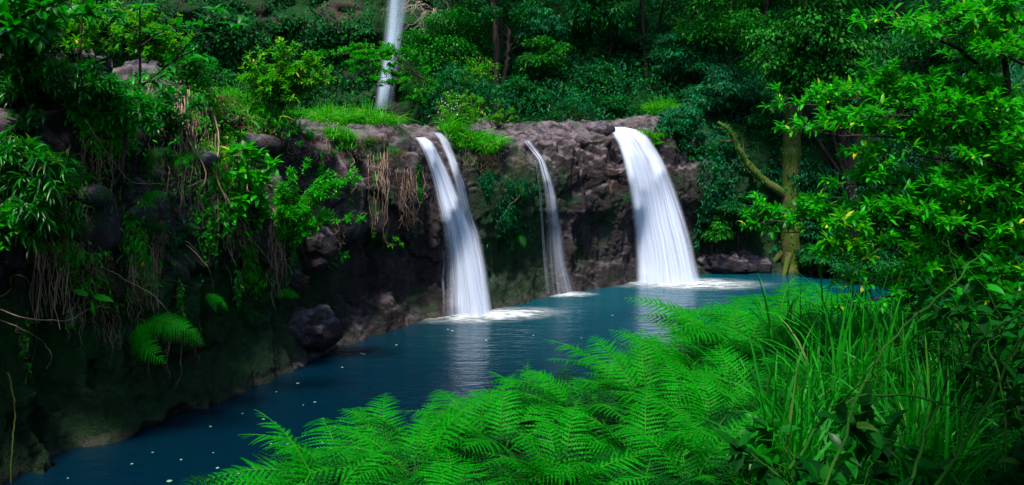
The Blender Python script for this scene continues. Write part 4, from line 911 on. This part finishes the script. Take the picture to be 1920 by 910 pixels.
roots('roots fringing the grassy ledge above the bare wall', 540, 680, 262, 310, 50, .007)
roots('roots crossing the dark rock of the left cliff centre', 290, 350, 210, 420, 24, .012)
def vine(label, pts, r=.012, dep=None, woodm='root', group='long bare vines on the left cliff'):
    W = Wood(); P_ = []
    for (x, y, o_) in pts:
        P_.append(at_y(x, y, on(max(x, 1), y)[1]-o_))
    W.tube(wiggle(curve_pts(P_, 30), .04), r, r*.6, 5); o = link('vine', W.mesh('vine', M[woodm], P_[0]), None, tuple(P_[0])); return tag(o, label, 'vine', group)
vine('bare vine running level across the left edge toward the paired leaves', [(-20, 575, .5), (60, 598, .5), (130, 600, .5), (170, 580, .5), (196, 565, .45)])
vine('bare vine curving down from the left edge to a hooked end', [(-20, 592, .5), (40, 612, .5), (85, 635, .5), (106, 665, .4), (100, 690, .3)], .009)
vine('single green-brown vine hanging straight to the water at the left edge', [(14, 700, .1), (18, 760, .15), (14, 830, .15), (16, 905, .1)], .016, woodm='vine')
vine('looping yellowish vine at the left edge above the level vine', [(-10, 560, .4), (20, 545, .5), (25, 515, .5), (50, 520, .5), (62, 560, .4), (70, 640, .3), (45, 725, .2)], .010, woodm='vine')
vine('curved grey twig arching across the left cliff centre', [(160, 225, .7), (200, 290, .7), (240, 340, .6), (300, 350, .5)], .009)
vine('long curling root across the middle of the left cliff', [(345, 180, .4), (352, 260, .5), (385, 320, .5), (372, 380, .4), (410, 440, .4), (440, 500, .3)], .014)
vine('pale twig slanting beneath the large-leaved bush', [(350, 350, .4), (400, 340, .5), (440, 395, .5), (470, 440, .4)], .009)

# ------------------------------------------------------------------ left cliff shrubs and saplings
LG = 'bushes over the left cliff'
K1 = dict(group=LG, twig_every=.15, twig_len=.40, nl=4)
cliff_plant('shrub', 'drooping glossy shrub hanging from the top left corner over the dark hollow', 'shrub', 40, 190, [(30, 110, .8), (80, 130, .8), (130, 140, .9), (170, 165, 1.0), (60, 200, .8), (20, 230, .7), (200, 150, 1), (90, 90, .7)], 'gloss', .17, .045, fwd=.8, droop=.25, **K1)
cliff_plant('shrub', 'mid green leafy shrub trailing rightward under the tall sapling leaves', 'shrub', 150, 220, [(180, 165, .8), (215, 180, .9), (250, 190, 1), (280, 205, 1), (240, 225, .9), (160, 180, .8), (270, 235, .9)], 'broad', .18, .05, fwd=.8, droop=.15, **K1)
cliff_plant('shrub', 'dark long-leaved shrub hanging down the left edge', 'shrub', 20, 330, [(10, 280, .6), (50, 290, .7), (80, 330, .7), (30, 360, .7), (70, 380, .6), (100, 300, .7), (5, 400, .6), (50, 420, .5)], 'gloss', .26, .045, fwd=.6, droop=.7, **K1)
cliff_plant('shrub', 'narrow-leaved shrub at the head of the mossy root curtain', 'shrub', 110, 350, [(90, 340, .5), (120, 330, .5), (135, 370, .5), (115, 400, .5), (75, 410, .5)], 'gloss', .22, .04, fwd=.5, droop=.6, **K1)
cliff_plant('shrub', 'sunlit lime bush in the top left background behind the dark stems', 'shrub', 140, 130, [(100, 50, .2), (140, 30, .2), (180, 40, .2), (60, 40, .2), (20, 50, .2), (200, 70, .3), (120, 80, .4), (60, 80, .4)], 'lime', .13, .05, group=LG, twig_every=.13, twig_len=.6, nl=7)
cliff_plant('shrub', 'second sunlit bush in the background between sapling and far wall', 'shrub', 300, 130, [(250, 60, .2), (290, 40, .2), (320, 50, .2), (340, 80, .2), (270, 85, .4), (310, 95, .4), (230, 30, .2)], 'lime', .12, .05, group=LG, twig_every=.14, twig_len=.5, nl=6)
cliff_plant('shrub', 'large-leaved branch entering at the very top left corner', 'shrub', 30, 130, [(20, 10, 2.0), (60, 20, 2.0), (110, 15, 2.0), (10, 50, 1.8), (80, 55, 1.8), (140, 30, 1.8)], 'broad', .24, .09, T_OVAL, fwd=1.6, group=LG, twig_every=.28, twig_len=.35, nl=4)
cliff_plant('shrub', 'small green shrub on the spur in the middle of the left cliff', 'shrub', 215, 265, [(190, 215, .4), (215, 212, .5), (240, 225, .5), (195, 240, .5), (230, 250, .5)], 'bright', .15, .045, fwd=.5, **K1)
cliff_plant('shrub', 'leafy shrub trailing from the crest above the brown root curtain', 'shrub', 350, 150, [(330, 120, .5), (360, 125, .5), (390, 130, .5), (410, 140, .4), (345, 160, .6), (375, 170, .5)], 'broad', .14, .05, fwd=.5, **K1)
cliff_plant('shrub', 'dark-leaved shrub deep in the hollow of the left cliff', 'shrub', 320, 250, [(300, 200, .5), (325, 190, .5), (345, 210, .4), (300, 240, .5), (320, 270, .4)], 'gloss', .17, .06, fwd=.5, **K1)
cliff_plant('shrub', 'pale-leaved plant low at the left edge above the looping vine', 'shrub', 10, 470, [(5, 410, .5), (20, 425, .5), (30, 440, .5)], 'bright', .16, .09, T_OVAL, fwd=.4, twig_every=.2, twig_len=.2, nl=3, group=LG, sub=False)
# tall sapling with big leaves
def stem_plant(name, label, cat, pts, branches, leafm, ll, lw, whorls, group=None, tpl=T_OVAL, r=.025, woodm='bark'):
    o = thing(name, label, cat, pts[0], group); loc = np.array(o.location); W = Wood(); L = Leaves(); P_ = curve_pts(pts, 20); W.tube(P_, np.linspace(r, r*.35, 20), k=6)
    for b in branches:
        q = wiggle(curve_pts(b, 14), .05); W.tube(q, r*.5, r*.15, 5)
        for s in np.linspace(4, 13, 6).astype(int):
            m = 3; d = unit(q[min(s, 12)+1]-q[min(s, 12)]); v = rdir(m)*np.array([1, 1, .5])+d*.8; L.add(np.repeat(q[s:s+1], m, 0), v, unit(np.array([0, -.3, 1.])+rdir(m)*.35), ll*R.uniform(.7, 1.1, m), lw)
    for (p, m) in whorls:
        an = R.uniform(0, 6)+np.arange(m)*6.28/m; v = np.stack([np.cos(an), np.sin(an), .15+R.normal(size=m)*.2], 1); L.add(np.repeat(np.asarray(p)[None], m, 0), v, unit(np.array([0, -.3, 1.])+rdir(m)*.2), ll*R.uniform(.8, 1.15, m), lw)
    link('stem', W.mesh('stem', M[woodm], loc), o); link('leaves', L.mesh('leaves', M[leafm], tpl, loc), o); return o
b = on(232, 345); Y = b[1]-.5
stem_plant('sapling', 'tall slender sapling with large leaves reaching right from the left cliff top', 'sapling', [b, at_y(228, 330, Y), at_y(240, 230, Y), at_y(261, 160, Y), at_y(262, 90, Y), at_y(262, 15, Y)],
    [[at_y(262, 165, Y), at_y(330, 110, Y-.2), at_y(400, 75, Y-.4), at_y(440, 48, Y-.5)], [at_y(330, 110, Y-.2), at_y(370, 75, Y-.4), at_y(405, 30, Y-.4)], [at_y(262, 160, Y), at_y(300, 145, Y-.3), at_y(380, 110, Y-.5)], [at_y(262, 90, Y), at_y(300, 60, Y-.3), at_y(350, 45, Y-.4)], [at_y(262, 60, Y), at_y(230, 40, Y-.2), at_y(205, 20, Y-.3)]],
    'broad', .25, .085, [(at_y(440, 48, Y-.5), 6), (at_y(405, 20, Y-.4), 6), (at_y(262, 12, Y), 6), (at_y(262, 60, Y), 4), (at_y(235, 180, Y-.2), 5), (at_y(225, 182, Y-.3), 5), (at_y(258, 215, Y-.1), 5), (at_y(275, 235, Y-.1), 5), (at_y(380, 110, Y-.5), 5), (at_y(310, 140, Y-.4), 4)], 'saplings on the left cliff', r=.04)
for lab, pp in [('leaning dark bare stem at the top left, left one of the pair', [(102, 105), (118, 60), (142, -30)]), ('upright dark bare stem at the top left, right one of the pair', [(147, 110), (152, 60), (158, -30)])]:
    Ya = on(*pp[0])[1]-.9; h0 = on(pp[0][0], pp[0][1]+30); stem_plant('sapling', lab, 'sapling', [h0]+[at_y(x, y, Ya) for x, y in pp], [], 'broad', .2, .08, [(at_y(pp[2][0], pp[2][1], Ya), 7), (at_y(pp[2][0]-3, pp[2][1]+10, Ya), 5)], 'bare stems at the top left', r=.03)
h0 = on(200, 600); Ya = h0[1]-1.1
o = stem_plant('broadleaf_seedling', 'seedling with two round upturned leaves and one hanging, in front of the left cliff', 'plant', [h0, at_y(210, 575, Ya), at_y(170, 560, Ya-.05), at_y(158, 552, Ya-.1)], [], 'bright', .01, .01, [(at_y(158, 552, Ya-.1), 3)], 'seedlings on the left cliff', r=.008)
L = Leaves(); 
for a, b_, ww in [((166, 555), (134, 542), .10), ((175, 556), (210, 562), .11), ((174, 565), (176, 592), .06)]:
    p, q = at_y(*a, Ya-.1), at_y(*b_, Ya-.15); L.add(p, q-p, np.array([0, -.75, .65]), np.linalg.norm(q-p), ww)
link('big_leaves', L.mesh('big_leaves', M['bright'], T_OVAL, np.array(o.location)), o)

patch('dead_fronds', 'reddish brown dead tangle beneath the large-leaved bush', [(470, 470, 20, 40), (440, 430, 20, 30)], 700, .16, .012, 'drygrass', .25, 1.1, T_LANCE, cat='dead plants', group='dead tangles on the left cliff')
patch('dead_fronds', 'brown dead tangle on the rooty ledge of the left cliff', [(170, 500, 45, 20), (210, 540, 40, 20), (130, 460, 30, 20)], 900, .15, .010, 'drygrass', .3, .9, T_LANCE, cat='dead plants', group='dead tangles on the left cliff')
patch('dead_fronds', 'brown dead tangle around the narrow-leaved creeper in mid cliff', [(290, 500, 16, 40), (300, 440, 16, 30), (270, 540, 16, 25)], 700, .14, .010, 'drygrass', .25, 1.0, T_LANCE, cat='dead plants', group='dead tangles on the left cliff')
patch('creeper', 'leafy creeper over the crest boulders under the sapling branch', [(300, 150, 40, 20), (330, 130, 30, 15), (250, 190, 30, 15)], 600, .13, .05, 'bright', .3, .5, T_LANCE)
patch('creeper', 'bright climbing leaves on the cliff between the large-leaved bush and the roots', [(410, 400, 22, 45), (430, 350, 18, 30), (395, 340, 14, 40)], 700, .13, .06, 'bright', .3, .7, T_LANCE)
for lab, x, y, h_, mt in [('leafy strand trailing down the wall right of the largest fern', 340, 560, 40, 'mid'), ('thin leafy strand hanging at the far left over the moss', 50, 640, 50, 'mid'), ('leafy strand hanging from the root curtain toward the paired leaves', 135, 590, 30, 'bright'),
    ('leafy strand beside the grey block', 545, 470, 40, 'mid'), ('strand of heart-shaped leaves left of the bright fern', 445, 540, 40, 'bright'), ('leafy strand in the crack left of the twin-strand waterfall', 655, 330, 45, 'mid'), ('short leafy strand under the grassy ledge', 600, 310, 24, 'bright')]:
    patch('creeper', lab, [(x, y, 4, h_)], 90, .10, .05, mt, .10, .8, T_LANCE, 'leafy strands on the cliff')
roots('pale thin roots dangling over the dark hollow of the left cliff', 150, 240, 250, 430, 34, .010)
roots('long thin roots dangling to the water near the largest fern', 200, 380, 600, 720, 40, .006)
roots('thin roots on the wall between the leaning shrub and the bare rock', 560, 650, 400, 520, 14, .007)
vine('pale creeping stem crossing the wall above the largest fern', [(190, 500, .3), (240, 520, .4), (300, 560, .4), (330, 600, .3)], .010)
vine('forked pale stem beside the brown root curtain', [(395, 200, .4), (408, 260, .5), (400, 330, .5), (420, 390, .4), (415, 470, .3)], .016)
vine('thin stem arching out of the rock below the sunlit creeper', [(350, 460, .3), (378, 485, .5), (400, 520, .5), (408, 560, .3)], .009)
# ferns rooted in the cliff
def cliff_fern(label, px, py, size, nf, face, tilt, key='fern', spread=.8, out=.12, roll=.85):
    b = on(px, py, out); return fern(label, b, size, nf, key, face, spread, tilt, 'ferns rooted in the left cliff', roll)
cliff_fern('largest fern on the left cliff, sweeping right with long arched fronds', 268, 596, 1.25, 3, -.2, .45, spread=.25, roll=1.0)
cliff_fern('fern hanging straight down beside the largest fern of the left cliff', 262, 610, .85, 3, -.1, 1.35, spread=.2, roll=1.0)
cliff_fern('small fern with one yellowing frond drooping on the lower left cliff', 385, 545, .6, 2, -.1, 1.0, spread=.3)
cliff_fern('small green fern low on the wall left of the round wet boulder', 455, 590, .5, 4, -.3, .7, 'fern_deep', spread=.6)
cliff_fern('fern sprig over the paired leaves of the left cliff', 130, 500, .5, 4, -.1, .4, spread=.6)
cliff_fern('fern with three fronds under the crest of the left cliff', 330, 290, .6, 3, -.1, .5, spread=.5)
cliff_fern('bright fern pointing right at the base of the leaning shrub', 520, 545, .5, 5, -.2, .35, spread=.9)
cliff_fern('fern with dark fronds in the hollow below the sapling stem', 262, 310, .75, 5, .1, .1, 'fern_deep', spread=.8)
cliff_fern('fern with a pair of slim fronds reaching right above the middle creeper', 262, 372, .65, 4, -.1, .5, spread=.4)
cliff_fern('thin fern frond reaching right beside the middle creeper', 280, 430, .6, 3, 0, .4, 'fern_deep', spread=.4)
cliff_fern('tiny fern between the roots above the yellowing fern', 345, 420, .4, 4, -.6, .5, 'fern_deep', spread=.8)
cliff_fern('fern sprays hanging on the wall between the twin-strand and thin waterfalls', 962, 438, .8, 7, -1.5, .8, 'fern_deep', spread=1.4)
cliff_fern('single arched fern frond on the rock right of the island of plants', 968, 352, .5, 2, -.6, .5, 'fern_deep', spread=.3)

#NEAR
# ------------------------------------------------------------------ near bank: ferns
def gpn(x, y): return np.array([x, y, gz1(x, y)])
FL = [(-1.55, 6.0, 1.3, 'fern at the far left end of the thicket, lowest fronds over the water'), (-1.55, 7.3, 1.75, 'fern with the long frond reaching left over the pool at the thicket end'),
 (-1.25, 7.6, 1.1, 'fern just behind the long left-reaching frond'), (-.95, 7.9, 1.2, 'fern whose fronds frame the reflection of the twin-strand waterfall, left one'),
 (-.35, 8.3, 1.25, 'fern directly below the reflection of the twin-strand waterfall'), (.25, 8.7, 1.1, 'fern at the dip of the thicket edge below the thin trickle'),
 (.9, 9.1, 1.35, 'fern rising at the edge below the thin trickle'), (1.5, 9.6, 1.45, 'fern with the upright curled tip against the pool, below the widest waterfall'),
 (2.1, 10.1, 1.25, 'fern on the far edge just right of the upright curled tip'), (2.75, 10.7, 1.5, 'fern at the far edge below the foam of the widest waterfall'),
 (3.2, 11.1, 1.9, 'fern with flat layered fronds touching the water right of the widest waterfall'), (3.95, 11.5, 2.15, 'tall fern rising in front of the base of the mossy trunk'),
 (4.5, 11.8, 1.9, 'fern right of the mossy trunk base at the far edge of the bank'), (5.3, 11.7, 1.45, 'arched fern under the bright shrub at the far edge'),
 (-1.6, 6.3, 1.2, 'fern low in the second row behind the left end'), (-.9, 6.9, 1.25, 'broad bright fern in the left part of the thicket'), (-.1, 7.3, 1.3, 'broad fern in the second row under the twin-strand reflection'),
 (.7, 7.9, 1.3, 'broad fern in the second row under the thin trickle'), (1.5, 8.4, 1.35, 'broad fern in the second row under the upright curled tip'), (2.2, 9.0, 1.4, 'broad fern in the second row under the widest waterfall'),
 (2.9, 9.8, 1.5, 'broad bright fern in the second row left of the mossy trunk'), (3.7, 10.4, 1.5, 'broad fern in front of the tall fern by the mossy trunk'),
 (-1.2, 5.4, 1.1, 'fern at the bottom edge of the photo, left end'), (-.4, 5.8, 1.15, 'fern at the bottom edge beside the left end fern'), (.4, 6.3, 1.2, 'fern near the bottom edge in the middle of the thicket'),
 (1.2, 6.9, 1.2, 'fern in the shaded middle of the thicket'), (2.0, 7.6, 1.25, 'fern bordering the tall grass, middle one'), (2.6, 8.4, 1.35, 'fern bordering the tall grass, upper one'),
 (1.5, 6.3, 1.1, 'fern filling the shaded gap near the bottom edge'), (.8, 6.5, 1.1, 'fern overlapping the shaded gap from the left'), (1.9, 6.9, 1.15, 'fern with short fronds beside the long drooping grass'), (1.0, 5.9, 1.0, 'dim fern bordering the tall grass, lowest one'), (3.3, 9.2, 1.3, 'fern squeezed between the broad ferns and the tall grass'), (4.6, 10.8, 1.3, 'fern behind the tall grass under the bright shrub'),
 (5.6, 10.8, 1.2, 'low fern under the bright shrub near the dark water')]
for k, (x, y, sz, lab) in enumerate(FL):
    g = gpn(x, y); fern(lab, g-np.array([0, 0, .05]), sz*.95, 9 if k < 22 else 8, 'fern' if lab.split()[0] != 'dim' else 'fern_deep', 2.75, 2.5, R.uniform(-.05, .22))
# deep undergrowth of small ferns below them
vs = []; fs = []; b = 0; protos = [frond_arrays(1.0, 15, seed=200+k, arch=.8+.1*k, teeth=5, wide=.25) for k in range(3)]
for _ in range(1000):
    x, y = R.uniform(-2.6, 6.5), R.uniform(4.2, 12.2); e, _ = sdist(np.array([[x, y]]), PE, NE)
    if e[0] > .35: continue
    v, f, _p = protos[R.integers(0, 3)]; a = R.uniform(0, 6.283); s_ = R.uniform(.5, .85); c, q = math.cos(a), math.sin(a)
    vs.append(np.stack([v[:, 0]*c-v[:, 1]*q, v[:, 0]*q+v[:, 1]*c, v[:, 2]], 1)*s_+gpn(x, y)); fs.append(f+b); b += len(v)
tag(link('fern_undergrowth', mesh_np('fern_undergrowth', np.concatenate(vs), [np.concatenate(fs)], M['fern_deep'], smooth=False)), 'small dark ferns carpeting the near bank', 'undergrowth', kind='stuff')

# ------------------------------------------------------------------ near bank: tall grass
TGL = [(2.35, 6.2, 'long drooping grass clump at the lower edge of the ferns'), (2.9, 7.0, 'grass clump in the middle with broad arching blades'), (3.4, 7.7, 'upright light grass clump right of the arching one'),
       (4.0, 8.4, 'tall light grass clump in the centre of the grass stand'), (4.7, 9.2, 'far grass clump against the dark water'), (5.3, 9.4, 'grass clump with spiky blades standing highest at the right'),
       (4.2, 7.4, 'dim grass clump under the creeping stems'), (3.2, 6.1, 'dark grass clump behind the broad seedling leaves'), (3.7, 9.4, 'grass clump mingling with the far ferns'), (5.0, 8.2, 'shaded grass clump near the right edge')]
for x, y, lab in TGL:
    g = gpn(x, y); tuft(lab, 0, 0, 1.3, .036, 30, .12, 'grass', 7, .45, group='tall grass clumps on the near bank', base=g, name='tall_grass', lean=.65, droop=1.0)
P_ = np.array([gpn(R.uniform(1.8, 7.5), R.uniform(4.5, 11.5)) for _ in range(330)])
tag(link('grass', grass_mesh('grass', P_, 16, .6, .018, .14, 'grass', (0, 0, 0), lean=.8, droop=1.0)), 'shorter green grass between the clumps of the near bank', 'grass', kind='stuff')

# ------------------------------------------------------------------ bright leafy shrub at the right
sb = gpn(6.3, 9.0); o = thing('bright_shrub', 'big bright green shrub reaching in from the right over the pool in layered boughs', 'shrub', sb); loc = np.array(o.location)
W = Wood(); W.tube(wiggle(curve_pts([sb-np.array([0, 0, .3]), at_y(1925, 520, 8.9), at_y(1915, 330, 8.9), at_y(1880, 210, 8.8), at_y(1850, 60, 8.7), at_y(1840, -60, 8.7)], 24), .1), .06, .02, 8)
W.tube(wiggle(curve_pts([sb-np.array([0.1, 0, .3]), at_y(1960, 420, 9.2), at_y(1960, 200, 9.2), at_y(1990, 0, 9.2)], 16), .1), .07, .03, 8); link('stem', W.mesh('stem', M['bark'], loc), o)
BG = [([(1940, 250, 9), (1780, 200, 8.8), (1640, 225, 8.7), (1500, 235, 8.7)], .34), ([(1940, 230, 9), (1800, 215, 8.5), (1700, 215, 8.2), (1600, 215, 8.1)], .34), ([(1900, 60, 8.8), (1820, 40, 8.6), (1700, 60, 8.3)], .3), ([(1930, 600, 9), (1820, 560, 8.4), (1700, 550, 8.2), (1600, 570, 8.2)], .34), ([(1930, 450, 9), (1700, 420, 8.5), (1500, 415, 8.4), (1440, 420, 8.4)], .3), ([(1940, 130, 8.6), (1900, 110, 8.2), (1860, 100, 7.9)], .34), ([(1940, 400, 8.8), (1900, 330, 8.3), (1830, 300, 7.9)], .4), ([(1875, 160, 8.8), (1800, 95, 8.7), (1720, 60, 8.6), (1640, 52, 8.5)], .30), ([(1890, 110, 8.8), (1840, 60, 8.5), (1780, 70, 8.3)], .34), ([(1960, 90, 8.9), (1930, 60, 8.5), (1890, 20, 8.3)], .34),
      ([(1950, 300, 9), (1800, 215, 8.8), (1620, 205, 8.8), (1475, 215, 8.7)], .36), ([(1950, 280, 9), (1820, 190, 8.7), (1700, 185, 8.6), (1550, 190, 8.5)], .36), ([(1940, 340, 9), (1800, 265, 8.6), (1660, 250, 8.3), (1530, 245, 8.3)], .38),
      ([(1950, 340, 9), (1850, 270, 8.5), (1780, 240, 8.2)], .4), ([(1940, 380, 9), (1850, 330, 8.6), (1740, 300, 8.3), (1650, 300, 8.3)], .4), ([(1945, 300, 9), (1900, 260, 8.4), (1850, 215, 8.0)], .34),
      ([(1940, 470, 9), (1760, 400, 8.8), (1560, 395, 8.6), (1425, 405, 8.6)], .36), ([(1940, 440, 9), (1800, 370, 8.7), (1650, 340, 8.5), (1575, 335, 8.4)], .38), ([(1930, 500, 9), (1780, 440, 8.6), (1600, 430, 8.4), (1480, 440, 8.4)], .38),
      ([(1930, 430, 9), (1860, 390, 8.4), (1780, 360, 8.0)], .4), ([(1930, 540, 9), (1800, 490, 8.6), (1650, 470, 8.3), (1560, 480, 8.3)], .40), ([(1930, 560, 9), (1830, 520, 8.4), (1720, 510, 8.2), (1610, 530, 8.3)], .36), ([(1930, 480, 9), (1850, 450, 8.3), (1750, 420, 7.9), (1680, 400, 7.9)], .42)]
for pts, tl in BG:
    W = Wood(); L = Leaves(); limb(L, W, [at_y(*p) for p in pts], .022, .085, tl*1.1, 6, .112, .043, up=.7, start=.12, flat=.27, n=20)
    w_ = link('bough', W.mesh('bough', M['bark'], loc), o); link('foliage', L.mesh('foliage', M['bright'], T_LANCE), w_).location = -Vector(loc)
L = Leaves(); c = at_y(1590, 470, 8.0); W = Wood(); yb = at_y(1600, 520, 8.3)
limb(L, W, [at_y(1640, 520, 8.4), at_y(1610, 480, 8.2), at_y(1585, 440, 8.0)], .01, .12, .3, 6, .14, .045); w_ = link('bough', W.mesh('bough', M['bark'], loc), o); w_['label'] = 'bough with yellowing leaves'; link('foliage', L.mesh('foliage', M['lime'], T_LANCE), w_).location = -Vector(loc)

# ------------------------------------------------------------------ shaded broad-leaved plants in the lower right corner
def sapl(label, x, y, hgt, reach, leafm, ll, lw, n=5, name='broadleaf_plant', group='broad-leaved plants in the lower right', tpl=T_OVAL, aim=None, twig_every=.15, nl=5):
    b = gpn(x, y); limbs = []
    for k in range(n):
        a = (aim if aim is not None else 0)+R.uniform(-1, 1)*(3.14 if aim is None else .9); e = b+np.array([math.cos(a)*reach*R.uniform(.5, 1), math.sin(a)*reach*R.uniform(.4, 1), hgt*R.uniform(.55, 1)]); limbs.append([b-np.array([0, 0, .1]), (b+e)/2+np.array([0, 0, hgt*.18]), e])
    return shrub(name, label, 'plant', b, limbs, leafm, tpl, 'stem', group, r=.012, twig_every=twig_every, twig_len=.28, nl=nl, ll=ll*.8, lw=lw*.72, up=.4, sub=False, start=.3, flat=.9, droop=.25, whorl=False)
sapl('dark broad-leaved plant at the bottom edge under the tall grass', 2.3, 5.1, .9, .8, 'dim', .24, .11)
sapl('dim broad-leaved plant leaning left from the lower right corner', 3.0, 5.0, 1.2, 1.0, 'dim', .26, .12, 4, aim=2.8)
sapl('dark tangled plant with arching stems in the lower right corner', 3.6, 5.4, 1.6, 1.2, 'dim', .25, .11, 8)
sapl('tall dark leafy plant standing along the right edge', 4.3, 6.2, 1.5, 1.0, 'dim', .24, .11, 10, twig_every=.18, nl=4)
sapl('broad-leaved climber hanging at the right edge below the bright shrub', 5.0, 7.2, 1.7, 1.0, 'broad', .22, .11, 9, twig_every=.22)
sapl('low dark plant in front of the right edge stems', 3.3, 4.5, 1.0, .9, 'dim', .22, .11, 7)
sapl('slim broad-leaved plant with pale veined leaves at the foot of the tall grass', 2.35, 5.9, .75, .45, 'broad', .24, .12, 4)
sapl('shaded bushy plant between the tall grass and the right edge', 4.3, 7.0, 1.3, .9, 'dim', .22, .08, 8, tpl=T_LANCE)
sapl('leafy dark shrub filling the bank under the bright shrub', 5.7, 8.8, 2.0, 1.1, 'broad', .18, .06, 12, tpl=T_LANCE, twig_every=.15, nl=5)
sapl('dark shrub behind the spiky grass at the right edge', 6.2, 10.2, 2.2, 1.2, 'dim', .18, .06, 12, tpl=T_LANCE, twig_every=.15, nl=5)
for lab, pts in [('long green stem slanting up from the bottom edge to the right', [(1540, 930, 4.8), (1640, 700, 5.2), (1760, 560, 5.6), (1850, 470, 5.8)]), ('second slanting stem crossing the dark corner', [(1700, 940, 4.6), (1760, 760, 5), (1850, 620, 5.2), (1960, 560, 5.4)]),
                 ('stem arching level over the dark grass clump', [(1480, 880, 5), (1560, 760, 5.2), (1700, 730, 5.4), (1840, 760, 5.2)]), ('thick dark stem rising in the right corner', [(1740, 930, 4.7), (1800, 820, 4.8), (1880, 700, 5.0), (1950, 560, 5.1)]), ('bare brown twig slanting behind the bright shrub foot', [(1700, 520, 8.2), (1780, 500, 8.2), (1860, 480, 8.3), (1900, 440, 8.3)])]:
    P_ = [at_y(*p) for p in pts]; W = Wood(); W.tube(wiggle(curve_pts(P_, 26), .05), .012, .007, 6)
    for k in (8, 14, 19): q = curve_pts(P_, 26)[k]; W.tube(wiggle(curve_pts([q, q+np.array([R.normal()*.3, R.normal()*.2, .4])], 8), .05), .006, .003, 4)
    tag(link('stem_vine', W.mesh('stem_vine', M['stem'], P_[0]), None, tuple(P_[0])), lab, 'vine', 'creeping stems in the lower right')

# ------------------------------------------------------------------ unseen trees added beside the viewpoint to shade the near corner
for lab, x, y, z, r_, n_ in [('unseen tall tree added beside the viewpoint to shade the near bank', 3.6, 1.0, 10.0, 2.3, 12000), ('unseen broad-crowned tree added at the right to shade the near bank', 6.2, 2.6, 9.0, 2.2, 12000)]:
    L = Leaves(); W = Wood(); b = gpn(x+3.5, y-3.5); o = thing('added_shade_tree', lab, 'tree', b, 'unseen trees added for shade'); loc = np.array(o.location)
    cc = crown_leaves(L, n_, (x, y, z), (r_, r_, 1.1), .24, .1, nclump=34, cr=.7); W.tube(wiggle(curve_pts([b-np.array([0, 0, .4]), b+np.array([-.3, .2, 4]), np.array([x, y, z])], 16), .2), .24, .08, 10)
    for q in cc[:14]: W.tube(wiggle(curve_pts([np.array([x+.6, y-.6, z-1.6]), q], 7), .1), .05, .015, 5)
    link('trunk', W.mesh('trunk', M['bark'], loc), o); link('crown', L.mesh('crown', M['mid'], T_SMALL, loc), o)

# ------------------------------------------------------------------ leaves floating on the pool
lm = [mesh_np('floating_leaf', T_OVAL[0]*np.array([s_, s_*.9, .02])+np.array([0, 0, .012]), [np.array(T_OVAL[1]), np.array(T_OVAL[2])], M['fallen'], smooth=False) for s_ in (.09, .12, .07)]
pp = [(540, 706), (555, 720), (457, 776), (492, 786), (300, 786), (286, 850), (338, 862), (312, 904), (393, 800), (398, 850), (603, 786), (500, 892), (790, 583), (745, 648), (785, 610), (672, 640), (510, 833), (447, 890), (125, 898), (912, 638), (520, 735), (570, 760), (250, 870), (430, 745), (640, 690), (850, 620)]
pp += [(R.uniform(330, 800), R.uniform(650, 890)) for _ in range(14)]+[(R.uniform(800, 1200), R.uniform(590, 640)) for _ in range(6)]
for k, (x, y) in enumerate(pp):
    p = at_z(x, y, .0)
    if sdist(p[None, :2], PC, NC)[0][0] > -.4: continue
    f = link('floating_leaf', lm[k % 3], None, (p[0], p[1], .0)); f.rotation_euler = (0, 0, R.uniform(0, 6.28)); f.scale = (R.uniform(.35, .75),)*3; tag(f, 'small pale leaf floating on the dark pool', 'leaf', 'fallen leaves floating on the pool')
